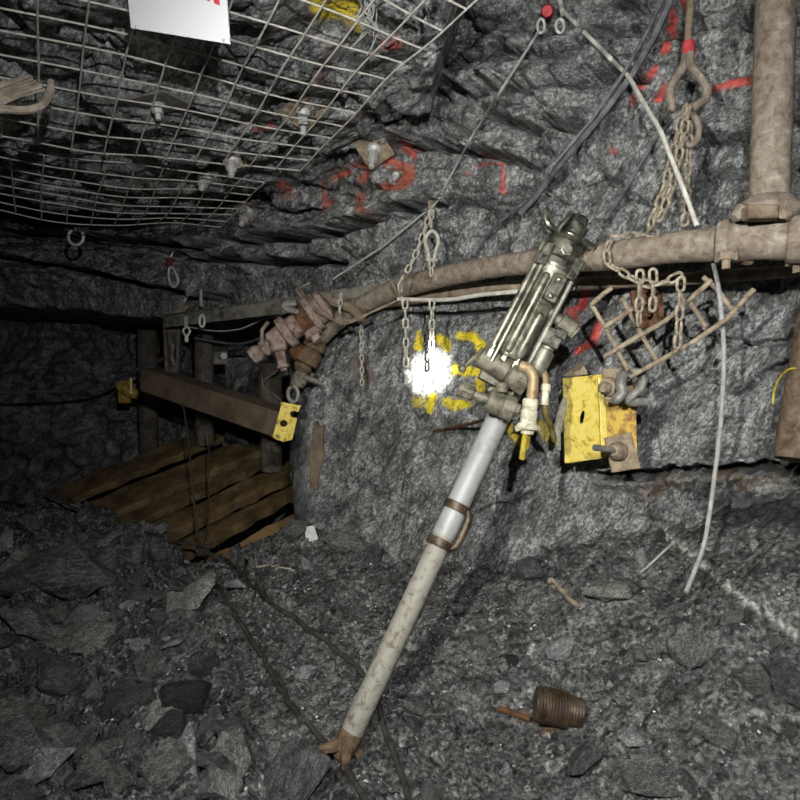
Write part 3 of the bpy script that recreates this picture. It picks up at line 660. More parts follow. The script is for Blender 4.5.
b = MB(); b.tube(catmull([P(298, 312, D - .08), P(288, 309, D - .1), P(284, 305, D - .1), P(296, 303, D - .1)], 4), mm(3), 8); b.build('clamp_bolt', M['greysteel'], v1)
b = MB(); b.lathe(P(311, 331, D - .04), P(318, 341, D - .05), [(0, mm(8)), (.5, mm(9)), (.55, mm(5)), (1, mm(5))], 10); b.build('clamp_lug', M['pinkdust'], v1)
b = MB(); b.tube(path3([(332, 301, 2.8), (352, 309, 2.75), (361, 319, 2.7)], 5), mm(5), 10); b.build('stub_hose', M['dustpipe2'], v1)
v2 = thing('isolating_valve', P(310, 350, 2.95), 'dark brown ball valve with lever on the lower end of the air pipe', 'valve')
D2 = 2.92
b = MB(); b.lathe(P(318, 340, D2), P(300, 372, D2), [(0, m(9, D2)), (.1, m(12, D2)), (.25, m(12, D2)), (.3, m(9, D2)), (.4, m(13, D2)), (.7, m(13, D2)), (.75, m(8, D2)), (.85, m(10, D2)), (1, m(6, D2))], 16); b.build('valve_body', M['rustbright'], v2)
b = MB(); b.ball(P(298, 352, D2 - .02), m(9, D2), 12); b.build('valve_bonnet', M['rust'], v2)
b = MB(); b.lathe(P(302, 372, D2 - .02), P(297, 386, D2 - .02), [(0, m(6, D2)), (.4, m(9, D2)), (1, m(7, D2))], 12); b.build('outlet_claw', M['oldsteel'], v2)
b = MB(); b.tube([P(305, 377, D2 - .05), P(318, 382, D2 - .05)], m(2.5, D2), 8); b.tube([P(305, 377, D2 - .05), P(296, 372, D2 - .07)], m(2, D2), 8); b.build('valve_lever', M['oldsteel'], v2)
b = MB(); b.tube(catmull([P(293 + 5 * math.cos(t), 394 + 8 * math.sin(t), D2 - .04) for t in np.linspace(-1.6, 4.4, 9)], 4), m(2, D2), 8)
single('hanging_shackle', b, 'greysteel', 'small grey steel shackle between the brown valve and yellow tag', 'shackle')
# yellow notched tag
b = MB(); dt = lambda x, y: P(x, y, 2.84 + .002 * (x - 285))
hole = [(283.5 + 4.2 * math.cos(t), 423.5 + 3.4 * math.sin(t)) for t in np.linspace(0, 2 * math.pi, 13)[:-1]]
outl = [(282, 402), (301, 405.5), (298, 412), (294, 410.5), (290.5, 411.5), (290, 415), (292, 417.5), (296, 417.5), (297, 419), (292, 440), (286, 441), (283, 442), (280, 440.5), (277, 440), (272.5, 437), (275, 428)]
b.plate([dt(*p) for p in outl], [[dt(*p) for p in hole]], FW * .006)
single('yellow_tag_plate', b, 'yellow', 'yellow notched steel tag plate hanging beside the opening at left of the wall corner', 'plate', smooth=False)

# ------------------------------------------------------------------ the drill
dr = thing('jackleg_rock_drill', P(345, 760, 1.73), 'pneumatic jackleg rock drill with silver air leg leaning against the wall pipe', 'rock drill')
FT = P(349, 738, 1.735); CL2 = P(440, 548, 1.84); TOP = P(529, 352, 1.98)
def along(a, b_, t): return a + (b_ - a) * t
axis = (TOP - FT).normalized()
Ltot = (TOP - FT).length
tc = .515     # telescoping joint (px 440,548)
J = FT + axis * (Ltot * .49)
ru_, rl_ = .0355, .0325
b = MB(); b.lathe(J, TOP, [(0, ru_), (.97, ru_), (1, ru_ * .9)], 32); leg = b.build('leg_cylinder', M['alu'], dr)
b = MB(); b.lathe(FT, J + axis * .02, [(0, rl_ * .97), (.03, rl_), (1, rl_)], 32); b.build('leg_piston_rod', M['aludirty'], dr)
def collar(t, w, r, name):
    b = MB(); c = FT + axis * (Ltot * t); b.lathe(c, c + axis * w, [(0, r * .96), (.08, r), (.92, r), (1, r * .96)], 32); return b.build(name, M['collar'], dr)
TC1, TC2 = .555, .462
col1 = collar(TC1, .026, ru_ * 1.14, 'leg_collar'); col2 = collar(TC2, .026, ru_ * 1.16, 'leg_collar')
side = axis.cross(-FW).normalized(); side = side if side.x > 0 else -side
tow = -axis.cross(side); tow = tow if tow.dot(FW) < 0 else -tow
sv = (side * .9 + tow * .45).normalized()
c1 = FT + axis * (Ltot * TC1 + .013); c2 = FT + axis * (Ltot * TC2 + .013)
b = MB(); b.tube(catmull([c1 + sv * ru_ * 1.0, c1 + sv * ru_ * 1.3 - axis * .012, c1 + sv * ru_ * 1.42 - axis * .035, c2 + sv * ru_ * 1.42 + axis * .03, c2 + sv * ru_ * 1.3 + axis * .008, c2 + sv * ru_ * 1.0], 5), .0115, 10); b.build('carry_grip', M['collar'], dr)
# foot claw
b = MB(); b.lathe(FT - axis * .055, FT + axis * .02, [(0, .022), (.3, .033), (.8, rl_ * 1.06), (1, rl_ * 1.04)], 20); fc = b.build('foot_socket', M['rustbright'], dr)
for pl, rr in (([(340, 744, 1.71), (328, 748, 1.70), (316, 751, 1.70)], (.017, .013, .004)), ([(347, 748, 1.70), (346, 758, 1.69), (344, 772, 1.70)], (.016, .014, .008)), ([(356, 750, 1.74), (360, 757, 1.75), (362, 765, 1.76)], (.014, .012, .006))):
    b = MB(); b.tube(path3(pl, 3), [rr[min(2, int(k / 3))] for k in range(7)], 7); b.build('foot_prong', M['rustbright'], fc)
# machine body : frame along the drill axis
BA, BB = P(503, 366, 1.86), P(570, 237, 1.86)
ax = (BB - BA).normalized(); BL = (BB - BA).length
sx = ax.cross(-FW).normalized(); sx = sx if sx.x > 0 else -sx       # to the right in the picture
sn = sx.cross(ax); sn = sn if sn.dot(FW) < 0 else -sn              # towards the viewer
D = 1.86
def B(t, s=0.0, n_=0.0): return BA + ax * (BL * t) + sx * m(s, D) + sn * m(n_, D)   # t along, s and n in photo pixels
R = lambda w: m(w, D)
b = MB(); b.lathe(B(.06), B(.75), [(0, R(17)), (.04, R(18)), (.9, R(18)), (.93, R(20)), (1, R(20))], 32); cyl = b.build('drill_cylinder', M['steel'], dr)
b = MB(); b.lathe(B(.73), B(.97), [(0, R(21)), (.1, R(22)), (.14, R(19)), (.3, R(19)), (.34, R(21)), (.5, R(21)), (.55, R(18)), (.85, R(18)), (.9, R(20)), (1, R(19))], 28); b.build('front_head', M['steeldark'], dr)
b = MB(); b.lathe(B(.97), B(1.16), [(0, R(14)), (.12, R(15)), (.2, R(13)), (.62, R(13)), (.66, R(10)), (.95, R(9)), (1, R(6))], 20); b.build('chuck', M['steeldark'], dr)
b = MB(); b.lathe(B(1.12), B(1.155), [(0, R(7)), (1, R(7))], 6); b.build('chuck_bore_nut', M['steeldark'], dr, smooth=False)
# steel retainer fork at the nose
b = MB(); b.tube(catmull([B(.99, -12, 6), B(.98, -22, 8), B(1.01, -30, 8), B(1.06, -32, 6)], 4), R(3.5), 8); b.tube(catmull([B(.96, -12, 12), B(.98, -15, 15), B(1.05, -13, 17), B(1.11, -11, 15)], 4), R(3.0), 8); b.build('steel_retainer', M['steeldark'], dr)
b = MB(); b.lathe(B(1.0, 10, 2), B(1.0, 32, 0), [(0, R(5)), (.7, R(5)), (.72, R(7)), (1, R(6))], 10); b.build('retainer_pivot', M['steeldark'], dr)
# side tie rods
for s, n_, r in ((-19, 8, 3.2), (-14, 16, 2.6), (20, 12, 2.8)):
    b = MB(); b.tube([B(-.02, s, n_), B(.82, s, n_)], R(r), 10); rod = b.build('tie_rod', M['steelbrt'] if s > 0 else M['steel'], dr)
    b = MB(); b.lathe(B(.80, s, n_), B(.86, s, n_), [(0, R(r * 1.9)), (1, R(r * 1.9))], 6); b.build('rod_nut', M['steel'], rod, smooth=False)
# long water / air gallery ribs on the barrel
for s, n_, r, t0, t1 in ((-5, 16.5, 4.5, .08, .68), (7, 16.5, 5, .08, .42)):
    b = MB(); b.tube([B(t0, s, n_), B(t0 + .02, s, n_), B(t1 - .02, s, n_), B(t1, s, n_)], [R(r * .6), R(r), R(r), R(r * .5)], 12); b.build('barrel_rib', M['steel'], dr)
b = MB(); b.box(B(.60, 7, 18), ax * R(14), sx * R(7), sn * R(5)); bx = b.build('valve_chest', M['steeldark'], dr, bevel=.003)
b = MB(); b.ball(B(.66, 7, 23), R(3), 8); b.ball(B(.54, 7, 23), R(3), 8); b.build('chest_bolt', M['steel'], bx)
b = MB(); b.lathe(B(.86, 0, 19), B(.86, 0, 26), [(0, R(6)), (.6, R(6)), (.65, R(4)), (1, R(4))], 6); b.build('grease_plug', M['steelbrt'], dr, smooth=False)
b = MB()
for s in (-16, 17): b.box(B(.78, s, 10), ax * R(11), sx * R(5), sn * R(9))
b.build('head_lug', M['steeldark'], dr, bevel=.003)
# right-hand fittings
b = MB(); b.lathe(B(.04, 30, 6), B(.25, 30, 6), [(0, R(8)), (.1, R(9.5)), (.85, R(9.5)), (.9, R(7)), (1, R(7))], 20); b.build('oiler_tube', M['steelbrt'], dr)
b = MB(); b.box(B(.31, 29, 6), ax * R(9), sx * R(9), sn * R(9)); b.box(B(.36, 34, 8), ax * R(5), sx * R(6), sn * R(8)); b.build('valve_block', M['steeldark'], dr, bevel=.003)
b = MB(); b.lathe(B(.47, 16, 4), B(.42, 48, 6), [(0, R(6)), (.4, R(6)), (.42, R(10)), (.9, R(10)), (.92, R(8)), (1, R(8))], 14); b.build('exhaust_stub', M['oldsteel'], dr)
# back head
b = MB(); b.lathe(B(-.01, -26, 4), B(-.03, 24, 8), [(0, R(9)), (.03, R(12)), (.62, R(13)), (.66, R(11)), (.7, R(14)), (1, R(14))], 20); bh = b.build('back_head', M['oldsteel'], dr)
b = MB(); b.lathe(B(-.03, 18, 8), B(-.04, 29, 9), [(0, R(14.5)), (1, R(14.5))], 6); b.build('swivel_nut', M['oldsteel'], bh, smooth=False)
for s in (-18, -4, 9):
    b = MB(); b.lathe(B(.0, s, 12), B(.09, s, 12), [(0, R(5.5)), (.6, R(5.5)), (.65, R(3.5)), (1, R(3.5))], 8); b.build('head_bolt', M['steel'], bh)
b = MB(); b.box(B(-.12, -4, -2), sx * R(13), ax * R(4.5), sn * R(7)); b.lathe(B(-.11, 6, 8), B(-.17, 10, 8), [(0, R(7)), (1, R(6))], 12); b.build('control_block', M['oldsteel'], dr, bevel=.003)
b = MB(); b.tube([B(.03, -27, 10), B(-.06, -31, 14), B(-.155, -36, 16)], R(2), 8); tl = b.build('throttle_lever', M['oldsteel'], dr)
b = MB(); b.ball(B(-.155, -36, 16), R(4), 10); b.build('lever_knob', M['oldsteel'], tl)
# goosenecks
b = MB(); b.tube(path3([(521, 366, 1.80), (529, 369, 1.79), (533, 377, 1.78), (533, 389, 1.78), (531, 403, 1.78)], 5), R(5.5), 14); b.build('gooseneck', M['copper'], dr)
b = MB(); b.tube(path3([(532, 364, 1.84), (540, 368, 1.84), (545, 376, 1.83), (546, 388, 1.82), (544, 400, 1.82)], 5), R(3.6), 12); g2 = b.build('gooseneck', M['copper'], dr)
b = MB(); b.lathe(P(546, 384, 1.82), P(544, 405, 1.82), [(0, R(5)), (.3, R(5)), (.35, R(4)), (.7, R(4)), (.75, R(5)), (1, R(4.5))], 12); b.build('hose_ferrule', M['mudwhite'], dr)
b = MB(); b.lathe(P(531, 399, 1.78), P(527, 434, 1.78), [(0, R(7)), (.08, R(8)), (.3, R(7)), (.34, R(8.5)), (.68, R(8)), (.72, R(10)), (.8, R(12)), (.86, R(11)), (.9, R(7)), (1, R(6))], 16); b.build('air_hose_coupling', M['mudwhite'], dr)
for s in (-1, 1):
    b = MB(); b.tube([P(527 + 5 * s, 427, 1.77), P(527 + 12 * s, 429, 1.77)], R(3), 8); b.build('coupling_claw', M['mudwhite'], dr)
b = MB(); b.tube(path3([(526, 432, 1.78), (524, 444, 1.79), (522, 459, 1.80)], 4), R(3.0), 10); b.tube(path3([(529, 432, 1.79), (527, 441, 1.80), (526, 449, 1.80)], 4), R(2.6), 10); b.build('cut_yellow_hose', M['yhose'], dr)
b = MB(); b.tube(path3([(544, 404, 1.82), (546, 415, 1.84), (551, 427, 1.88), (554, 440, 1.92)], 5), R(3.2), 10); b.build('water_hose', M['yhosedim'], dr)
# leg control handle across the leg
def H(x, y, d=1.86): return P(x, y, d)
b = MB(); b.lathe(H(487, 400, 1.855), H(514, 410, 1.845), [(0, R(10)), (.06, R(12)), (.5, R(12)), (.55, R(11)), (.6, R(13)), (1, R(13))], 20); lc = b.build('leg_swivel', M['oldsteel'], dr)
b = MB(); b.lathe(H(511, 409, 1.842), H(519, 412, 1.838), [(0, R(12.5)), (.4, R(12.5)), (.42, R(9)), (1, R(8.5))], 6); b.build('swivel_nut', M['oldsteel'], lc, smooth=False)
b = MB(); b.tube([H(470, 393, 1.865), H(488, 400, 1.858)], R(5), 14); b.build('handle_stem', M['oldsteel'], dr)
b = MB(); b.lathe(H(458, 388.5, 1.87), H(474, 394.5, 1.865), [(0, R(6)), (.04, R(8.5)), (.9, R(8)), (1, R(6))], 14); gk = b.build('twist_grip', M['oldsteel'], dr)
b = MB()
for k in range(10):
    t = k / 10 * 2 * math.pi; dv = (H(474, 394.5, 1.865) - H(458, 388.5, 1.87)); u, w = perp(dv.normalized()); o = u * math.cos(t) * R(8) + w * math.sin(t) * R(8)
    b.tube([H(459, 388.9, 1.87) + o, H(472, 393.6, 1.865) + o], R(1.2), 6)
b.build('grip_flute', M['oldsteel'], gk)
b = MB(); b.bar(P(493, 396, 1.9), P(516, 372, 1.90), R(18), R(8), sn); b.bar(P(505, 402, 1.88), P(524, 372, 1.87), R(6), R(8), sn); b.build('hinge_bracket', M['oldsteel'], dr, bevel=.002)

# ------------------------------------------------------------------ chains, shackles, hooks
b = MB(); b.tube(path3([(442, 153, 2.56), (436, 172, 2.52), (431, 190, 2.48), (430, 212, 2.45)], 4), m(2.6, 2.5), 6); b.tube(path3([(437, 168, 2.52), (434, 190, 2.48), (434, 208, 2.45)], 4), m(2, 2.5), 6)
single('wire_sling', b, 'wiretan', 'tan steel sling strap fixed to the wall above the bow shackle', 'sling')
Ls = dict(Ln=.045, Wd=.027, r=.0042)
chain(path3([(431, 210, 2.43), (424, 232, 2.40), (414, 258, 2.37), (404, 276, 2.33)], 4), 'pale chain slanting from the tan sling down to the air pipe', None, 'chainpale', **Ls)
chain(path3([(404, 276, 2.32), (399, 285, 2.32), (403, 296, 2.36), (406, 301, 2.36)], 5)[0:12], 'short pale chain wrapped round the air pipe above the longest hanging tail', None, 'chainpale', **Ls)
chain([P(405, 299, 2.36), P(406, 335, 2.36), P(406, 372, 2.36)], 'pale chain tail hanging under the air pipe just left of the bright spot', None, 'chainpale', **Ls)
chain([P(431, 210, 2.42), P(431.5, 231, 2.41)], 'short chain joining tan sling and bow shackle', None, 'chainpale', **Ls)
b = MB(); b.tube(catmull([P(429, 262, 2.38), P(428, 252, 2.38), P(425.5, 243, 2.38), P(426.5, 236, 2.38), P(432, 231, 2.38), P(437.5, 236, 2.38), P(438, 243, 2.38), P(435.5, 252, 2.38), P(434, 262, 2.38)], 5), m(1.9, 2.38), 10)
b.tube([P(426, 260, 2.38), P(437.5, 260, 2.38)], m(2, 2.38), 8)
single('bow_shackle', b, 'chainpale', 'pale bow shackle hanging in a chain above the air pipe', 'shackle')
chain([P(432, 259, 2.38), P(431, 278, 2.36)], 'chain piece between bow shackle and air pipe', None, 'chainpale', **Ls)
chain([P(432, 300, 2.34), P(432, 330, 2.34), P(431, 366, 2.34)], 'pale chain tail ending in front of the bright lamp spot', None, 'chainpale', **Ls)
chain([P(361, 318, 2.78), P(361.5, 350, 2.78), P(362, 387, 2.78)], 'small tan chain tail hanging alone left of the bright spot', None, 'chainpale', Ln=.034, Wd=.021, r=.0034)
chain([P(341, 293, 2.72), P(339, 318, 2.72)], 'short small chain lying over both pipes beside the lashing wire', None, 'chainpale', Ln=.036, Wd=.022, r=.0035)
# right cluster
hk = thing('eye_hook', P(689, 10, 1.75), 'rusty forged hook rod with red tape hanging from the roof at right', 'hook')
b = MB(); b.tube(path3([(693, -30, 1.76), (690, 10, 1.75), (688, 44, 1.74)], 4), m(3.6, 1.75), 10); b.build('rod', M['dustpipe2'], hk)
b = MB(); b.lathe(P(688.5, 42, 1.74), P(688.5, 55, 1.74), [(0, m(5.5, 1.74)), (.5, m(6.5, 1.74)), (1, m(6, 1.74))], 12); b.build('red_tape', M['redtape'], hk)
b = MB(); b.tube(path3([(686, 54, 1.74), (684, 66, 1.74), (676, 78, 1.74), (670, 92, 1.74), (672, 104, 1.74), (671, 112, 1.74)], 4), m(4, 1.74), 10)
b.tube(path3([(690, 54, 1.73), (691, 66, 1.72), (699, 76, 1.72), (707, 88, 1.72), (705, 99, 1.72), (697, 105, 1.72), (691, 110, 1.72)], 4), m(4.2, 1.74), 10); b.build('hook_prong', M['dustpipe'], hk)
b = MB(); b.tube(catmull([P(690 + 9 * math.cos(t), 130 + 15 * math.sin(t), 1.71) for t in np.linspace(-2.2, 2.2, 9)], 4), m(3, 1.71), 8)
single('split_link', b, 'dustpipe', 'rusty open ring just below the taped hook beside the chain strands', 'ring')
CG = dict(Ln=.047, Wd=.028, r=.0044)
chain(path3([(686, 104, 1.72), (680, 125, 1.72), (672, 155, 1.72), (664, 190, 1.71), (654, 215, 1.69), (648, 232, 1.66)], 4), 'left strand of tan chain from the taped hook to the air pipe', None, 'chain', **CG)
chain(path3([(689, 106, 1.70), (684, 130, 1.70), (678, 160, 1.70), (671, 190, 1.69), (661, 215, 1.67), (657, 230, 1.65)], 4), 'middle strand of tan chain from the taped hook to the air pipe', None, 'chain', **CG)
chain(path3([(691, 108, 1.73), (689, 140, 1.73), (687, 180, 1.72), (686, 210, 1.70), (684, 232, 1.68)], 4), 'right strand of tan chain hanging straight from the taped hook', None, 'chain', **CG)
chain(path3([(612, 236, 1.83), (630, 236, 1.8), (648, 234, 1.74), (668, 230, 1.68)], 4), 'tan chain lying along the top of the air pipe right of the drill', None, 'chain', **CG)
chain(path3([(610, 240, 1.80), (606, 252, 1.79), (609, 266, 1.79), (618, 270, 1.78), (634, 279, 1.74), (648, 285, 1.72), (662, 284, 1.70), (675, 277, 1.68), (686, 273, 1.68)], 4), 'slack loop of tan chain slung under the air pipe right of the drill', None, 'chain', **CG)
chain([P(640, 270, 1.72), P(639.5, 300, 1.72), P(638, 337, 1.72)], 'tan chain tail in front of the left half of the rusty hanging plate', None, 'chain', **CG)
chain([P(653, 269, 1.71), P(653.5, 290, 1.71), P(652, 318, 1.71)], 'short tan chain tail in front of the right half of the rusty plate', None, 'chain', **CG)
chain([P(681, 277, 1.68), P(680, 310, 1.68), P(677, 352, 1.68)], 'tan chain tail hanging right of the rusty plate over the mesh scrap', None, 'chain', **CG)
b = MB(); pl = lambda x, y: P(x, y, 1.80)
b.plate([pl(631, 291), (pl(646, 288)), pl(662, 290), pl(665, 324), pl(657, 327), pl(636, 328)], [[pl(646, 308), pl(649, 308), pl(649, 315), pl(646, 315)]], FW * .012)
single('rusty_hanging_plate', b, 'rust', 'dark rusty square plate hanging behind chain tails under the air pipe', 'plate', smooth=False)
# eye bolts, snap hooks
eb = thing('eye_bolt', P(548, 12, 2.2), 'red painted eye bolt in the upper wall holding two snap hooks', 'eye bolt')
EP = hit(548, 12, 'w'); ED = EP[2] - .05
b = MB(); b.lathe(P(548, 13, ED + .06), P(547, 11, ED - .02), [(0, m(6, ED)), (.6, m(7, ED)), (1, m(5, ED))], 12); b.build('painted_nut', M['redtape'], eb)
b = MB(); b.tube([P(556, -14, ED), P(560, 2, ED), P(563, 14, ED - .01)], m(2.6, ED), 8); b.build('eye_stem', M['hook'], eb)
for cx, cy, lb in ((541, 26, 'oval snap hook hanging left under the red eye bolt'), (560, 26, 'oval snap hook hanging right under the red eye bolt')):
    b = MB(); b.tube([P(cx + 4 * math.cos(t) * (1 if cx > 550 else .9), cy + 7 * math.sin(t), ED - .02) for t in np.linspace(0, 2 * math.pi, 17)[:-1]], m(1.4, ED), 8, closed=True)
    single('snap_hook', b, 'hook', lb, 'snap hook')
def wire_thing(name, pl, r, mat, label, cat='wire', n=6, clear=False):
    if clear: pl = [(x, y, min(d, hit(x, y, 'w')[2] - .03)) for x, y, d in [tuple(a + (b - a) * t / 3 for a, b in zip(pl[i], pl[i + 1])) for i in range(len(pl) - 1) for t in range(3)] + [pl[-1]]]
    b = MB(); b.tube(path3(pl, n), r, 8); return single(name, b, mat, label, cat)
w1 = hit(332, 280, 'w')[2]
wire_thing('tie_wire', [(539, 31, ED - .02), (500, 92, ED - .06), (470, 140, 2.42), (436, 203, 2.43), (385, 245, 2.6), (333, 279, 2.78)], m(2.2, 2.4) / 2, 'cablegrey', 'taut grey wire from the eye bolt down left to the steel beam', clear=True)
wire_thing('guy_wire', [(562, 10, ED - .02), (600, 48, 2.05), (628, 76, 1.86), (660, 130, 1.72), (682, 185, 1.65), (697, 226, 1.63)], m(4, 2.0) / 2, 'wire', 'pale grey guy wire from the eye bolt down right to the air pipe', clear=True)
wire_thing('hanging_cable', [(713, 262, 1.66), (718, 285, 1.70), (722, 320, 1.73), (724, 360, 1.75), (721, 420, 1.77), (714, 480, 1.79), (705, 540, 1.77), (694, 572, 1.73), (686, 592, 1.70)], m(4.4, 1.75) / 2, 'cablegrey', 'grey cable dropping from the air pipe to the muck at right', 'cable')
def wall_cable(pts, r, mat, label, lift=.02):
    b = MB(); pp = []
    for (x0, y0), (x1, y1) in zip(pts[:-1], pts[1:]):
        for k in range(5): t = k / 5; pp.append((x0 + (x1 - x0) * t, y0 + (y1 - y0) * t))
    pp.append(pts[-1]); ds = [hit(x, y, 'w')[2] for x, y in pp]
    ds = [min(ds[max(0, i - 2):i + 3]) for i in range(len(ds))]; ds = [sum(ds[max(0, i - 3):i + 4]) / len(ds[max(0, i - 3):i + 4]) for i in range(len(ds))]
    b.tube([P(x, y, d - lift) for (x, y), d in zip(pp, ds)], r, 8); return single('wall_cable', b, mat, label, 'cable')
wall_cable([(674, -8), (655, 35), (632, 75), (600, 118), (560, 165), (535, 198), (520, 214)], .010, 'cabledark', 'thicker dark cable slanting down the upper wall toward the drill nose')
wall_cable([(666, -8), (645, 36), (622, 76), (590, 122), (555, 163)], .006, 'cabledark', 'thin dark cable just left of the thicker slanting wall cable')
wall_cable([(527, 200), (510, 214), (495, 226), (482, 242), (474, 256)], .006, 'cabledark', 'thin dark cable curving down the wall to the left of the drill nose')
wall_cable([(672, 118), (655, 140), (640, 165), (622, 195), (606, 218)], .006, 'cabledark', 'short dark cable running down left from behind the taped hook')
# mesh scrap at right
mw = thing('mesh_scrap', P(660, 330, 1.85), 'bent scrap of tan wire mesh hanging on the wall right of the drill', 'wire mesh')
DM = 1.84
b = MB()
for pl in ([(630, 377), (690, 344), (726, 320), (754, 289)], [(604, 357), (640, 335), (664, 322), (712, 280)], [(604, 327), (628, 312), (646, 302)], [(591, 305), (603, 294), (612, 288)]):
    b.tube([P(x, y, DM - (x - 600) * .0011) for x, y in pl], m(2.4, DM), 8)
b.build('long_wire', M['wiretan'], mw)
b = MB()
for pl in ([(591, 304), (605, 327), (618, 352), (628, 370)], [(622, 298), (640, 332), (657, 361)], [(675, 300), (690, 302), (706, 327)], [(703, 277), (716, 288), (732, 309)]):
    b.tube([P(x, y, DM - (x - 600) * .0011 + .008) for x, y in pl], m(2.3, DM), 8)
b.build('cross_wire', M['wiretan'], mw)
# ------------------------------------------------------------------ yellow brackets on the wall
yb = thing('yellow_bracket', P(585, 420, 2.05), 'yellow painted steel bracket plate with slot bolted to the wall right of the drill', 'bracket')
yl = lambda x, y: P(x, y, 2.06 - .0028 * (x - 585))
slot = [(582.5 + 2.2 * math.cos(t) + 1.2 * math.sin(t) * -1, 417 + 6.5 * math.sin(t)) for t in np.linspace(0, 2 * math.pi, 13)[:-1]]
b = MB(); b.plate([yl(567, 378), yl(602, 374), yl(605, 458), yl(569, 463)], [[yl(*p) for p in slot]], FW * .008); b.build('face_plate', M['yellow'], yb, smooth=False, bevel=.0015)
b = MB(); b.bar(yl(567, 378), yl(569, 463), .03, .012, FW); b.build('left_flange', M['yellow'], yb, smooth=False, bevel=.002)
b = MB(); b.bar(yl(600, 376) - FW * .01, yl(603, 456) - FW * .01, .02, .012, FW); b.build('right_rib', M['yellow'], yb, smooth=False, bevel=.002)
b = MB(); b.plate([yl(603, 372), yl(631, 368), yl(634, 402), yl(636, 404), yl(637, 452), yl(606, 455)], [], FW * .008)
o = single('rusted_bracket', b, 'yellowrust', 'rusted orange-yellow bracket plate beside the yellow slotted one', 'bracket', smooth=False, bevel=.0015)
b = MB(); b.plate([P(603, 369, 1.93), P(630, 367.5, 1.91), P(632, 402, 1.91), P(605, 403, 1.93)], [], FW * .006)
single('muddy_plate', b, 'platerust', 'mud-coloured flat plate over the top of the rusted bracket, behind the hooks', 'plate', smooth=False, bevel=.001)
rp = thing('square_bolt_plate', P(622, 452, 1.93), 'tilted square mud-caked plate with protruding bolt below the yellow brackets', 'plate')
b = MB(); pq = lambda x, y: P(x, y, 1.935 - .002 * (x - 622)); b.plate([pq(605, 438), pq(631, 432), pq(641, 468), pq(612, 473)], [], FW * .01); b.build('plate', M['platerust'], rp, smooth=False, bevel=.002)
b = MB(); b.lathe(P(618, 451, 1.93), P(614, 450.5, 1.90), [(0, m(10, 1.9)), (.5, m(9, 1.9)), (1, m(5, 1.9))], 14); b.build('washer', M['platerust'], rp)
b = MB(); b.tube([P(616, 451, 1.91), P(605, 449, 1.89), P(594, 447.5, 1.88)], m(3.4, 1.9), 10); b.build('bolt', M['greysteel'], rp)
b = MB(); b.lathe(P(610, 386, 1.93), P(602, 389, 1.88), [(0, m(10, 1.9)), (.4, m(9, 1.9)), (.45, m(6, 1.9)), (.8, m(6, 1.9)), (1, m(3, 1.9))], 10)
single('hex_bolt_head', b, 'platerust', 'mud-caked bolt head between yellow bracket and the grey hooks', 'bolt')
b = MB(); b.tube(path3([(627, 372, 1.88), (622, 377, 1.87), (621, 386, 1.86), (622, 393, 1.86), (618, 398, 1.86), (615, 399, 1.87)], 5), [m(5.5, 1.87)] * 26, 10)
single('curved_hook', b, 'greysteel', 'left one of two curved grey hooks over the rusted bracket', 'hook')
b = MB(); b.tube(path3([(634, 372, 1.86), (641, 374, 1.85), (643, 381, 1.85), (640, 389, 1.85), (634, 394, 1.85), (629, 401, 1.86), (638, 402, 1.86), (647, 402, 1.86)], 5), m(4.6, 1.86), 10)
single('curved_hook', b, 'greysteel', 'right one of two curved grey hooks, with flat toe at bottom', 'hook')
b = MB(); b.plate([P(563, 376, 2.13), P(582, 360, 2.12), P(588, 374, 2.1), P(570, 378, 2.1)], [], FW * .008)
single('grey_corner_plate', b, 'platerust', 'grey-brown plate corner sticking up behind the yellow bracket top', 'plate', smooth=False)
b = MB(); b.tube(path3([(565, 398, 2.08), (560, 418, 2.07), (557, 432, 2.06), (559, 450, 2.06)], 4), [m(2, 2), m(3, 2), m(4, 2), m(4.5, 2), m(4.5, 2), m(4, 2), m(4, 2), m(4.5, 2), m(4, 2), m(3.6, 2), m(3, 2), m(2.6, 2), m(2, 2)], 8)
single('pale_strip', b, 'mudwhite', 'pale curled strip hanging on the left edge of the yellow bracket', 'strip')
b = MB(); b.tube([onwall(434, 431, .02), onwall(458, 427, .03), P(484, 420, 2.25)], m(3.4, 2.3) / 2, 8)
single('steel_pin', b, 'rust', 'rusty pin sticking out of the wall left of the drill leg top', 'pin')
# right-edge brown post, yellow wire
b = MB(); b.lathe(P(842, 250, 1.64), P(805, 462, 1.60), [(0, m(29, 1.6)), (.97, m(29, 1.6)), (1, m(27, 1.6))], 28)
single('rusty_post', b, 'postrust', 'thick brown rusty post leaning in at the right edge', 'post')
wire_thing('yellow_wire', [(773, 404, 1.68), (774, 392, 1.68), (779, 379, 1.66), (788, 370, 1.62), (796, 368, 1.6)], m(2, 1.6) / 2, 'yhose', 'thin yellow wire looping out beside the brown post')

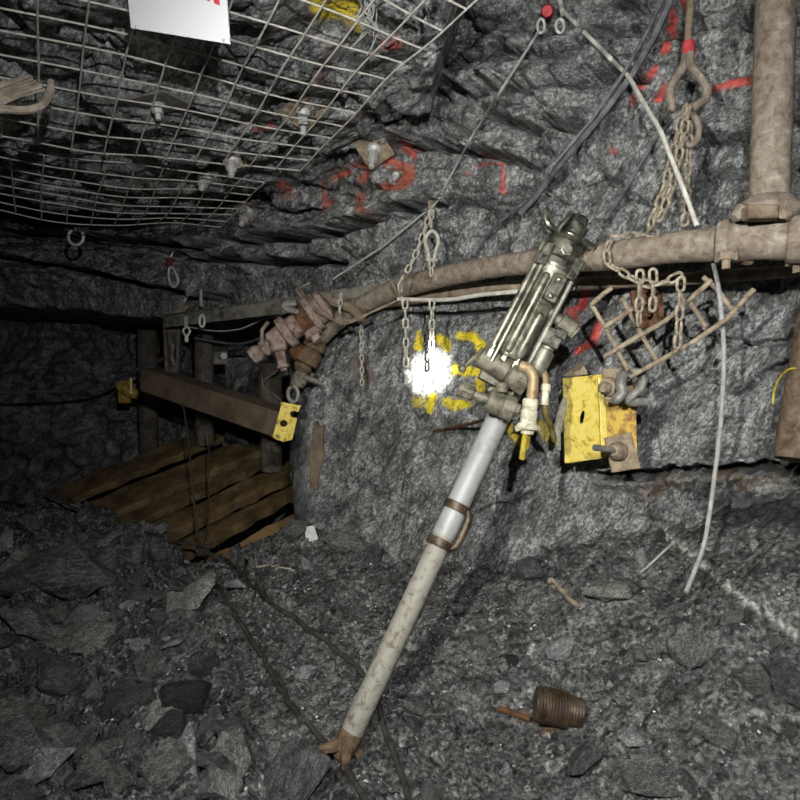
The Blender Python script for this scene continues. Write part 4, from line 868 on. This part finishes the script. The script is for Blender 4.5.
# ------------------------------------------------------------------ the opening at left: deck, posts, hangers
GP = 'planks of the deck in the opening'
def plank(a, b_, w, t, mat, label, n=14):
    a, b_ = Vector(a), Vector(b_); d = (b_ - a).normalized(); y = Vector((0, 0, 1)).cross(d).normalized(); z = d.cross(y)
    mb = MB(); sd = rng.random() * 50; prev = None
    for k in range(n + 1):
        c = a + (b_ - a) * (k / n); i = len(mb.v)
        for s, h in ((-1, -1), (1, -1), (1, 1), (-1, 1)):
            j = .012 * math.sin(k * 1.9 + sd + s * 2) * math.cos(k * .7 + sd) + (.02 * math.sin(k * 3.1 + sd) if k in (0, n) else 0)
            mb.v.append(c + y * (s * w / 2 + j * .5) + z * (h * t / 2) + d * (.03 * math.sin(s * 3 + sd) if k in (0, n) else 0))
        if prev is not None:
            for q in range(4): mb.f.append((prev + q, prev + (q + 1) % 4, i + (q + 1) % 4, i + q))
        else: mb.f.append((i, i + 3, i + 2, i + 1))
        prev = i
    mb.f.append((prev, prev + 1, prev + 2, prev + 3))
    o = mb.build('deck_plank', M[mat], None, False, .003); return tag(o, label, 'plank', GP)
DKO, DKN = P(70, 500, 4.0), (P(285, 470, 4.15) - P(70, 500, 4.0)).cross(P(215, 432, 4.75) - P(70, 500, 4.0)).normalized()
if DKN.z < 0: DKN = -DKN
def dk(px, py, drop=0.0):
    r = ray(px, py); o = DKO - DKN * drop; return CAM + r * ((o - CAM).dot(DKN) / r.dot(DKN))
def plank4(q, t, mat, label, drop=0.0, n=16):
    ul, ur, lr, ll = [dk(x, y, drop) for x, y in q]; mb = MB(); sd = rng.random() * 50; prev = None
    for k in range(n + 1):
        f = k / n; a, b_ = ul.lerp(ur, f), ll.lerp(lr, f); y = (b_ - a).normalized(); i = len(mb.v)
        j1 = .007 * math.sin(k * 2.3 + sd) + .005 * math.sin(k * 5.1 + sd); j2 = .009 * math.sin(k * 1.7 + sd * 2) + .006 * math.sin(k * 4.3 + sd)
        h = DKN * (.006 * math.sin(k * .9 + sd))
        for p in (a + y * j1 + h, b_ + y * j2 + h, b_ + y * j2 - DKN * t, a + y * j1 - DKN * t): mb.v.append(p)
        if prev is not None:
            for e in range(4): mb.f.append((prev + e, prev + (e + 1) % 4, i + (e + 1) % 4, i + e))
        else: mb.f.append((i, i + 3, i + 2, i + 1))
        prev = i
    mb.f.append((prev, prev + 1, prev + 2, prev + 3))
    return tag(mb.build('deck_plank', M[mat], None, False, .003), label, 'plank', GP)
plank4([(46, 490), (207, 429), (224, 436), (72, 498)], .05, 'plank', 'farthest dark plank at the back of the wooden deck')
plank4([(80, 505), (236, 442), (262, 450), (92, 521)], .05, 'plank', 'second plank from the back of the wooden deck', -.03)
plank4([(94, 527), (267, 453), (272, 459), (103, 538)], .05, 'plank', 'third plank from the back of the wooden deck', .03)
plank4([(104, 546), (300, 455), (300, 469), (131, 552)], .07, 'plank', 'fourth plank from the back, above the narrow dark plank', -.01)
plank4([(138, 560), (300, 481), (300, 489), (172, 562)], .06, 'plank', 'narrow plank just above the wide black gap', .10)
plank4([(170, 578), (305, 507), (305, 534), (220, 585)], .05, 'plankpale', 'nearest pale yellow plank below the black gap', .14)
# posts & rails
def timber(a, b_, w, h, mat, label, name='timber_post', cat='timber', rnd=False, group=None):
    mb = MB()
    if rnd: mb.lathe(a, b_, [(0, w / 2), (.3, w / 2 * 1.04), (.7, w / 2 * .97), (1, w / 2)], 16)
    else: mb.bar(a, b_, w, h, Vector((0, 1, 0)) if abs((Vector(b_) - Vector(a)).normalized().z) > .7 else Vector((0, 0, 1)))
    o = mb.build(name, M[mat], None, rnd, 0 if rnd else .006); return tag(o, label, cat, group)
timber(P(150, 379, 4.15), P(290, 425, 3.55), .15, .15, 'timbrown', 'brown squared timber rail sloping across the opening', 'timber_rail')
timber(P(204, 322, 4.5), P(205, 445, 4.55), .13, .13, 'timber', 'grey timber post standing behind the brown rail', rnd=True)
timber(P(270, 362, 4.0), P(272, 470, 4.1), .14, .14, 'timber', 'grey round timber post below the pink valve', rnd=True)
timber(P(147, 330, 5.3), P(150, 500, 5.4), .16, .16, 'timber', 'far dim timber post at the left of the opening', rnd=True)
b = MB(); b.tube(catmull([P(272 + 9 * math.cos(t) , 365 + 6 * t, 3.9 - .04 * math.sin(t)) for t in np.linspace(0, 7, 14)], 3), .005, 6); b.tube(path3([(262, 372, 3.9), (264, 392, 3.9), (276, 408, 3.9)], 4), .004, 6)
single('rope_tie', b, 'wiretan', 'thin rope tied round the grey post below the pink valve', 'rope')
wz = min(hit(x, y, 'w')[2] for x, y in ((312, 430), (318, 440), (314, 470), (312, 485))) - .035; b = MB()
b.plate([P(x, y, wz + (y - 420) * .0004) for x, y in ((315, 421), (319, 426), (324, 424), (323, 440), (324, 456), (320, 470), (319, 484), (316, 492), (312, 486), (309, 490), (310, 470), (308, 455), (312, 440), (313, 428))], [], FW * .12)
single('wooden_wedge', b, 'timbrown', 'rusty brown wood wedge driven upright into the wall corner', 'wood', smooth=False, bevel=.005)
# hangers
def ringhook(cx, cy, rx, ry, t0, t1, d, r, mat): 
    b = MB(); b.tube(catmull([P(cx + rx * math.cos(t), cy + ry * math.sin(t), d) for t in np.linspace(t0, t1, 12)], 3), r, 8); return b
d = min(min(hit(x, y, 'wc')[2] for x, y in ((68, 230), (77, 238), (84, 246), (70, 246), (84, 230))) - .05, 3.3)
single('ring_hook', ringhook(76, 237, 7.5, 8, -.6, 4.2, d, m(1.5, d), 'hook'), 'hook', 'open round white hook under the sagging mesh at far left', 'hook')
d = hit(172, 275, 'w')[2] - .05
lh = thing('loop_hanger', P(170, 262, d), 'white loop hanger with red tape on the dim rock band', 'hanger')
b = MB(); b.tube(catmull([P(170, 266, d), P(168.5, 274, d), P(170, 283, d), P(174, 287, d), P(178, 283, d), P(177, 276, d), P(171.5, 266, d)], 4), m(1.3, d), 8); b.build('loop', M['hook'], lh)
b = MB(); b.lathe(P(169, 258, d), P(170, 267, d), [(0, m(3, d)), (1, m(2.6, d))], 10); b.build('red_tape', M['redtapedim'], lh)
b = MB(); b.tube([P(169.5, 260, d), P(172, 254, d), P(174, 250, d + .05)], m(1, d), 6); b.build('stem', M['hook'], lh)
chain([P(186, 317, 3.75), P(186, 330, 3.75)], 'tiny chain hanging from the left end of the steel beam', None, 'hook', Ln=.04, Wd=.024, r=.004)
b = MB(); b.tube(catmull([P(186, 342, 3.74), P(185.5, 336, 3.74), P(183, 331, 3.74), P(186.5, 327, 3.74), P(190, 331, 3.74), P(187.5, 336, 3.74), P(187.5, 342, 3.74)], 4), m(1.2, 3.75), 8); single('snap_hook', b, 'hook', 'white keyhole-shaped snap hook under the left end of the steel beam', 'snap hook')
b = MB(); b.tube([P(202 + 2.6 * math.cos(t), 321 + 6 * math.sin(t), 3.66) for t in np.linspace(0, 6.2832, 15)[:-1]], m(1.3, 3.66), 8, closed=True); single('oval_ring', b, 'hook', 'white oval ring just below the steel beam, right of the keyhole hook', 'ring')
b = MB(); b.tube([P(201, 290, 3.8), P(201, 306, 3.75)], m(1.5, 3.8), 8); single('bolt_rod', b, 'wire', 'short upright pale rod standing above the steel beam', 'rod')
b = MB(); b.tube([P(191, 288, 4.0), P(184, 302, 3.97), P(176, 316, 3.95)], m(1.8, 4), 8); single('bolt_rod', b, 'wire', 'leaning pale rod at the left end of the steel beam', 'rod')
b = MB()
for k in range(8): b.tube([P(170 + k * 1.2, 318 - (k % 3), 3.93), P(182 + (k * 5) % 9, 302 + (k * 3) % 6, 3.96)], .006, 5)
single('straw_bundle', b, 'wiretan', 'tan frayed bundle lashed on the left end of the steel beam', 'bundle')
hb = thing('sheave_block', P(172, 345, 4.1), 'narrow steel sheave block hanging below the left end of the beam', 'pulley')
b = MB()
for s in (-1, 1): b.bar(P(173 + 7 * s, 326, 4.1), P(173 + 5 * s, 372, 4.1), .02, .05, Vector((0, 1, 0)))
b.bar(P(165, 330, 4.1), P(181, 330, 4.1), .03, .05); b.bar(P(166, 371, 4.1), P(180, 371, 4.1), .02, .05); b.build('side_strap', M['timber'], hb, smooth=False)
b = MB(); b.lathe(P(171, 340, 4.1), P(175, 340, 4.1), [(0, .05), (.4, .035), (.6, .035), (1, .05)], 18); b.build('sheave', M['beam'], hb)
b = MB(); b.tube([P(173, 344, 4.08), P(172, 358, 4.08), P(175, 366, 4.08)], .012, 8); b.build('pin', M['dustpipe2'], hb)
nb = thing('square_nut_plate', P(222, 357, 4.4), 'small square plate with nut in the dark behind the posts', 'plate')
b = MB(); b.box(P(221, 358, 4.4), RT * .05, UP * .045, FW * .008); b.build('plate', M['beam'], nb, smooth=False); b = MB(); b.lathe(P(222, 356, 4.39), P(224, 356, 4.33), [(0, .028), (1, .024)], 6); b.build('nut', M['hook'], nb, smooth=False)
yd = thing('yellow_valve', P(128, 392, 5.0), 'dim yellow valve block hanging in the dark left of the deck', 'valve')
b = MB(); b.box(P(125, 392, 5.0), RT * .045, UP * .09, FW * .03); b.build('body', M['yellowrust'], yd, smooth=False, bevel=.01)
b = MB(); b.lathe(P(118, 385, 4.98), P(138, 396, 4.98), [(0, .03), (.3, .05), (.7, .05), (1, .03)], 12); b.build('cap', M['yellowrust'], yd)
b = MB(); b.tube([P(131, 378, 4.9), P(131, 394, 4.9)], .012, 8); b.build('handle', M['yellow'], yd)
wire_thing('sagging_cord', [(172, 320, 3.95), (190, 327, 3.9), (215, 331, 3.8), (240, 329, 3.7), (262, 320, 3.55), (290, 312, 3.1)], m(1.4, 3.8) / 2, 'wire', 'thin pale cord sagging under the steel beam in the opening', 'cord')
wire_thing('dark_cord', [(195, 338, 4.3), (225, 343, 4.3), (245, 343, 4.2), (275, 333, 4.0)], .009, 'cabledark', 'thin dark cord sagging below the pale cord in the opening', 'cord')
wire_thing('dim_cable', [(-30, 392, 4.6), (40, 392, 4.7), (90, 388, 4.7), (130, 372, 4.6), (165, 358, 4.4)], .012, 'cabledark', 'dim cable sagging across the dark void at far left', 'cable')
wire_thing('drop_cord', [(183, 402, 3.6), (188, 440, 3.5), (193, 490, 3.4), (197, 530, 3.3), (201, 545, 3.22)], m(2, 3.4) / 2, 'hose', 'thin dark cord dropping from the brown rail to the hose knot', 'cord')
wire_thing('drop_cord', [(209, 425, 3.65), (209, 470, 3.55), (208, 520, 3.4), (204, 545, 3.24)], m(1.2, 3.4) / 2, 'hose', 'thinnest dark cord hanging just right of the drop cord over planks', 'cord')

# ------------------------------------------------------------------ hoses over the muck
def ground(pts, r, name, mat, label, cat, lift=1.0, n=6):
    pp = []
    for i in range(len(pts) - 1):
        p0, p1, p2, p3 = [Vector((*pts[min(max(i + k, 0), len(pts) - 1)], 0)) for k in (-1, 0, 1, 2)]
        for k in range(n):
            t = k / n; pp.append(.5 * ((2 * p1) + (p2 - p0) * t + (2 * p0 - 5 * p1 + 4 * p2 - p3) * t * t + (3 * p1 - p0 - 3 * p2 + p3) * t ** 3))
    pp.append(Vector((*pts[-1], 0)))
    w = [hit(p.x, p.y, 'f')[0] for p in pp]
    zz = [p.z for p in w]; zz = [max(zz[max(0, i - 1):i + 2]) for i in range(len(zz))]; zz = [sum(zz[max(0, i - 2):i + 3]) / len(zz[max(0, i - 2):i + 3]) for i in range(len(zz))]
    b = MB(); b.tube([Vector((p.x, p.y, z + r * lift + .004)) for p, z in zip(w, zz)], r, 10)
    return single(name, b, mat, label, cat)
ground([(203, 548), (207, 570), (222, 598), (241, 628), (258, 655), (268, 672), (282, 697), (300, 722), (322, 745), (345, 770), (368, 812)], .0085, 'air_hose', 'hose', 'black air hose snaking from the deck edge past the drill foot', 'hose')
ground([(268, 668), (278, 680), (287, 697)], .006, 'hose_splint', 'hose', 'short second strand taped beside the black hose at its bend', 'hose')
ground([(205, 547), (225, 562), (250, 588), (285, 617), (318, 640), (345, 662), (366, 682), (378, 705), (384, 735), (396, 765), (412, 815)], .0085, 'water_hose', 'hose', 'black hose running from the deck edge behind the drill leg', 'hose')
wire_thing('black_cord', [(-20, 478, 3.4), (35, 488, 3.4), (70, 506, 3.38), (100, 522, 3.35), (130, 534, 3.3), (165, 541, 3.27), (198, 544, 3.22)], .0075, 'hose', 'black cord draped across the left ends of the planks', 'cord')
b = MB()
for k in range(6):
    a0 = 1.1 * k; b.tube(catmull([P(203 + 6 * math.cos(a0 + t), 550 + 5 * math.sin(a0 * .7 + t * 1.3), 3.2 - .02 * math.sin(t * 2 + k)) for t in np.linspace(0, 4, 7)], 3), .007, 6)
b.tube(path3([(205, 552, 3.17), (214, 556, 3.14), (226, 563, 3.12)], 4), .012, 8)
single('hose_knot', b, 'hose', 'dark tangled knot where cords and hoses meet at the deck edge', 'knot')

# ------------------------------------------------------------------ litter
cn = thing('ribbed_steel_spool', hit(557, 715, 'f')[0], 'rusty brown ribbed spool lying on the muck right of the drill foot', 'spool')
h0 = hit(557, 712, 'f'); dS = h0[2] - .05
prof = []
NR = 16
for k in range(NR):
    t = k / NR; rr = (17.5 if k < 11 else 14.5 - (k - 11) * .3); rr *= (.92 if k == 0 else 1)
    prof += [(t, m(rr * .95, dS)), (t + .022, m(rr, dS)), (t + .048, m(rr, dS))]
prof.append((1, m(12, dS)))
b = MB(); b.lathe(P(535, 703, dS), P(583, 713, dS - .02), prof, 26); b.build('ribbed_body', M['collar'], cn)
b = MB(); b.lathe(P(580, 712.3, dS - .019), P(584, 713.2, dS - .021), [(0, m(11, dS)), (1, m(9, dS))], 20); b.build('end_cap', M['rust'], cn)
ground([(498, 713), (512, 717), (530, 724)], .009, 'rusty_rod', 'rust', 'short rusty rod beside the ribbed spool on the muck', 'rod')
h = hit(546, 726, 'f'); b = MB(); b.plate([hit(x, y, 'f')[0] + Vector((0, 0, .006)) for x, y in ((532, 716), (548, 718), (561, 726), (551, 734), (541, 731))], [], Vector((0, 0, .004)))
single('rust_flake', b, 'rustbright', 'orange rust flake lying below the ribbed spool', 'flake', smooth=False)
b = MB(); c = hit(310, 538, 'f')[0] + Vector((0, 0, .02))
b.plate([c + RT * m(x, 3) + UP * m(-y, 3) for x, y in ((-5.5, -5), (-3, -7), (4, -8), (8, 5), (-1, 9), (-3.5, 8))], [], FW * .006); b.bar(c + RT * m(-2, 3) + UP * m(5, 3) - FW * .006, c + RT * m(3, 3) - UP * m(6, 3) - FW * .006, .008, .008, FW)
single('paper_scrap', b, 'paper', 'small white torn scrap lying beside the grey slab near the deck', 'scrap', smooth=False)
ground([(549, 588), (551, 583), (556, 588), (566, 600), (579, 612)], .008, 'bent_stick', 'wiretan', 'pale bent wooden stick lying on the muck below the brackets', 'stick')
ground([(562, 641), (580, 644), (592, 648), (608, 640)], .004, 'thin_twig', 'hose', 'thin black curved twig above the tan rock', 'twig')
ground([(604, 637), (612, 630), (620, 624)], .003, 'thin_twig', 'hose', 'thin black straight twig tip right of the curved twig', 'twig')
ground([(255, 569), (270, 568), (285, 570), (295, 573)], .004, 'pale_stick', 'splinter', 'thin pale stick on the muck below the grey slab', 'stick')
ground([(421, 577), (438, 556), (462, 538), (468, 533)], .010, 'grey_rod', 'timber', 'grey splintered rod lying on the muck beside the leg collars', 'rod')
ground([(640, 580), (660, 560), (674, 545)], .004, 'pale_root', 'cablegrey', 'thin grey wire end on the bank below the hanging cable', 'wire')

# ------------------------------------------------------------------ rocks
def rock_mesh(seed, flat=1.0, n=16, rough=.18):
    r = random.Random(seed); bm = bmesh.new()
    for k in range(n):
        v = Vector((r.gauss(0, 1), r.gauss(0, 1), r.gauss(0, 1))).normalized() * (1 + r.uniform(-rough, rough) * 1.6)
        bm.verts.new((v.x, v.y * r.uniform(.8, 1.0), v.z * flat))
    bmesh.ops.convex_hull(bm, input=bm.verts[:])
    for v in [v for v in bm.verts if not v.link_faces]: bm.verts.remove(v)
    bmesh.ops.recalc_face_normals(bm, faces=bm.faces)
    return bm
RM = []
def get_rock(i, mat='rock'):
    bm = rock_mesh(900 + i, (.6, .75, .9, 1.0)[i % 4], 11 + i % 6)
    bmesh.ops.bevel(bm, geom=bm.edges[:], offset=.05, segments=1, affect='EDGES', clamp_overlap=True)
    bmesh.ops.triangulate(bm, faces=bm.faces); bmesh.ops.subdivide_edges(bm, edges=bm.edges[:], cuts=2, use_grid_fill=True)
    co = np.array([v.co[:] for v in bm.verts]); q = .07 * fbm(co[:, 0] * 3 + i, co[:, 1] * 3, co[:, 2] * 3, 4, 7) + .05 * np.round(2 * vn(co[:, 0] * 2, co[:, 1] * 2 + i, co[:, 2] * 5, 9)) / 2
    for v, d in zip(bm.verts, q): v.co += v.co.normalized() * float(d)
    bm.normal_update()
    for e in bm.edges: e.smooth = len(e.link_faces) == 2 and e.calc_face_angle(0) < .45
    for f in bm.faces: f.smooth = True
    me = bpy.data.meshes.new('rock'); bm.to_mesh(me); bm.free(); me.materials.append(M[mat]); return me
MESH = {(i, k): None for i in range(14) for k in ()}
def rockmesh(i, mat):
    if (i, mat) not in MESH: MESH[(i, mat)] = get_rock(i, mat)
    return MESH[(i, mat)]
def put_rock(loc, s, rot, i, label, group=None, mat='rock', name='rock'):
    o = bpy.data.objects.new(name, rockmesh(i, mat)); COL.objects.link(o)
    o.location = loc; o.scale = s; o.rotation_euler = rot; return tag(o, label, 'rock', group)
BIG = [  # px, py (centre), half width px, half height px, tilt, mesh, material, label
 (62, 583, 46, 27, .1, 2, 'rock', 'largest dark boulder at the left, below the planks'),
 (82, 640, 40, 24, -.15, 5, 'rock', 'banded boulder with pale streaks directly under the largest boulder'),
 (28, 628, 34, 22, .3, 9, 'rock', 'pointed slab boulder at left edge beside the banded boulder'),
 (10, 585, 22, 20, .2, 6, 'rock', 'rounded boulder cut by the left edge beside the largest boulder'),
 (139, 557, 8, 13, .1, 10, 'rock', 'small upright stone with pale top at the plank ends'),
 (112, 562, 22, 16, -.2, 1, 'rock', 'dark flat boulder touching the lower plank ends'),
 (186, 700, 24, 20, .2, 3, 'black', 'glossy black rock left of the hoses'),
 (160, 620, 13, 9, .2, 8, 'rock', 'grey angular stone right of the banded boulder'),
 (172, 652, 15, 5, -.3, 4, 'tan', 'long tan sliver stone right of the banded boulder'),
 (130, 700, 36, 26, -.3, 0, 'rock', 'broad slanted slab in the lower left'),
 (58, 700, 30, 20, .4, 7, 'rock', 'flat dark slab left of the broad slanted slab'),
 (170, 765, 30, 24, .3, 11, 'rock', 'streaky blocky rock at the bottom left'),
 (95, 785, 30, 24, -.1, 6, 'rock', 'blocky grey rock on the bottom edge at left'),
 (20, 775, 26, 26, .2, 2, 'rock', 'dark corner rock at the bottom left corner'),
 (232, 742, 18, 14, .1, 5, 'rock', 'grey stone left of the hose near the foot'),
 (286, 785, 46, 24, -.5, 4, 'rock', 'long grey slab on the bottom edge left of the drill foot'),
 (215, 775, 20, 18, .6, 13, 'rock', 'tilted stone between streaky rock and the long slab'),
 (148, 646, 8, 6, 0, 1, 'pale', 'pale chip left of the tan sliver stone'),
 (168, 642, 5, 3, 0, 3, 'pale', 'tiny white chip above the tan sliver stone'),
 (297, 537, 13, 19, .25, 8, 'rock', 'grey standing slab at the deck edge beside the white scrap'),
 (235, 587, 12, 9, .1, 6, 'pale', 'pale flat stone between the two hoses'),
 (210, 668, 7, 6, 0, 7, 'pale', 'white chip at left of the black hose bend'),
 (305, 678, 13, 10, -.4, 12, 'pale', 'pale angular stone between the two hoses near the leg'),
 (692, 660, 24, 30, -.4, 0, 'rock', 'large leaning slab on the right-hand muck bank'),
 (750, 685, 32, 24, .5, 9, 'rock', 'large wedge rock right of the leaning slab'),
 (790, 700, 24, 26, .2, 2, 'rock', 'dark rock cut by the right edge beside the wedge rock'),
 (715, 742, 22, 16, .3, 5, 'rock', 'flat rock below the wedge rock'),
 (788, 738, 10, 14, 0, 8, 'rock', 'small upright rock below the dark right-edge rock'),
 (560, 658, 17, 10, -.3, 11, 'tan', 'tan angular rock above the ribbed spool'),
 (480, 647, 10, 9, .2, 3, 'rock', 'grey cube-like stone right of the drill leg'),
 (512, 660, 9, 7, .1, 7, 'black', 'black shiny stone left of the tan rock'),
 (650, 790, 34, 20, 0, 0, 'rock', 'flat slab on the bottom edge at the right'),
 (654, 776, 8, 7, .2, 6, 'pale', 'white speckled stone above the bottom-edge slab'),
 (632, 757, 16, 11, .2, 10, 'pale', 'pale crumbly rock right of the rust flake'),
 (580, 770, 24, 18, -.4, 4, 'rock', 'grey slab below the ribbed spool'),
 (740, 783, 4, 8, .3, 3, 'tan', 'small yellowish stone near the bottom right'),
 (692, 714, 7, 4, .2, 1, 'pale', 'small white chip below the leaning slab'),
 (505, 778, 9, 12, .3, 9, 'pale', 'bluish white chip left of the grey slab'),
 (413, 712, 14, 12, .4, 5, 'rock', 'dark stone right of the drill leg bottom'),
 (345, 545, 20, 15, .2, 2, 'rock', 'low grey rock on the muck right of the white scrap'),
 (378, 560, 14, 11, .5, 12, 'rock', 'grey stone against the wall foot left of the leg'),
 (530, 575, 18, 16, .4, 10, 'rock', 'rock at the wall foot right of the leg collars'),
 (610, 600, 24, 16, -.2, 5, 'rock', 'grey rock on the bank right of the bent stick'),
 (425, 565, 13, 18, -.4, 13, 'rock', 'angular stone left of the lower leg collar'),
 (502, 555, 6, 12, .2, 1, 'pale', 'small bluish upright chip at the wall foot right of the leg'),
]
for x, y, hw, hh, tl, i, mt, lab in BIG:
    h, nr, d = hit(x, y + hh * .55, 'f')
    a, c = m(hw, d), m(hh, d); z = min(c * .95, a)
    o = put_rock((0, 0, 0), (a, (a + c) * .5, c * 1.1), (rng.uniform(-.35, .35), tl, rng.uniform(-.5, .5)), i, lab, 'loose rocks on the muck', mt)
    p = P(x, y, d + .02); o.location = (p.x, p.y, fbvh(p.x, p.y) + c * .5)
LB = {('l', 2): 'fist-sized broken rock in the dark lower-left heap', ('l', 1): 'small broken stone in the dark lower-left heap',
      ('m', 2): 'fist-sized stone on the muck around hoses and drill foot', ('m', 1): 'small stone on the muck around hoses and drill foot',
      ('r', 2): 'fist-sized stone on the muck bank at lower right', ('r', 1): 'small stone on the muck bank at lower right'}
count = 0; tries = 0
while count < 250 and tries < 6000:
    tries += 1
    if rng.random() < .68: x, y = rng.uniform(-2.1, -.35), rng.uniform(1.35, 3.3)
    else: x, y = rng.uniform(-.6, 1.15), rng.uniform(1.3, 2.7)
    z = fbvh(x, y)
    qx, qy, qd = proj(np.array([[x, y, z]])); qx, qy = qx[0], qy[0]
    if not (-15 < qx < 815 and 525 < qy < 815): continue
    if dist_poly(np.array([qx]), np.array([qy]), [(345, 765), (450, 530)])[0] < 26: continue
    if math.hypot(qx - 555, qy - 712) < 36: continue
    if min(dist_poly(np.array([qx]), np.array([qy]), pl_)[0] for pl_ in ([(203, 548), (222, 598), (258, 655), (300, 722), (345, 770), (368, 812)], [(205, 547), (250, 588), (318, 640), (366, 682), (384, 735), (412, 815)])) < 15: continue
    hw = hit(qx, qy, 'wf')
    if (hw[0] - Vector((x, y, z))).length > .05: continue
    zone = 'l' if qx < 250 - (qy - 600) * .1 else ('m' if qx < 500 else 'r')
    s = (rng.uniform(.028, .075) if zone == 'l' else rng.uniform(.012, .032))
    if rng.random() < .5: s *= .6
    mt = 'rock' if rng.random() < .88 else rng.choice(['pale', 'tan'])
    big = 2 if s > (.03 if zone == 'l' else .02) else 1
    put_rock((x, y, z + s * .38), (s * rng.uniform(.8, 1.5), s * rng.uniform(.8, 1.3), s * rng.uniform(.6, 1.1)), (rng.uniform(-.8, .8), rng.uniform(-.8, .8), rng.uniform(0, 6.28)), rng.randrange(14), LB[(zone, big)], 'loose rocks on the muck, ' + {'l': 'left heap', 'm': 'middle', 'r': 'right bank'}[zone] + (' large' if big == 2 else ' small'), mt)
    count += 1
# gravel: one object
def gravel(name, num, rngbox, sz, mat, label, seed):
    r = np.random.RandomState(seed); V = []; Fc = []; protos = []
    for k in range(10):
        bm = rock_mesh(300 + k + seed, .7, 9); bm.verts.index_update(); protos.append((np.array([v.co[:] for v in bm.verts]), [[v.index for v in f.verts] for f in bm.faces])); bm.free()
    i0 = 0
    for k in range(num):
        x, y = r.uniform(*rngbox[0]), r.uniform(*rngbox[1])
        if x + y > 2.75: continue
        z = fbvh(x, y); pv, pf = protos[r.randint(10)]
        s = sz[0] + (sz[1] - sz[0]) * r.rand() ** 3
        e = Matrix.Rotation(r.rand() * 6.28, 3, 'Z') @ Matrix.Rotation(r.rand() * 2, 3, 'X')
        v = (pv * s * r.uniform(.6, 1.3, 3)) @ np.array(e).T + np.array([x, y, z + s * .2])
        V.append(v); Fc += [[q + i0 for q in f] for f in pf]; i0 += len(v)
    V = np.concatenate(V); me = bpy.data.meshes.new(name); me.from_pydata(V.tolist(), [], Fc); me.materials.append(M[mat]); me.update()
    o = bpy.data.objects.new(name, me); COL.objects.link(o); return tag(o, label, 'gravel', None, 'stuff')
gravel('loose_gravel', 15000, ((-1.9, 1.2), (1.2, 3.2)), (.004, .017), 'rock', 'fine dark gravel scattered over the whole muck floor', 5)
gravel('pale_gravel', 2200, ((-1.7, 1.2), (1.2, 3.0)), (.003, .010), 'pale', 'tiny pale rock chips sprinkled over the muck floor', 8)
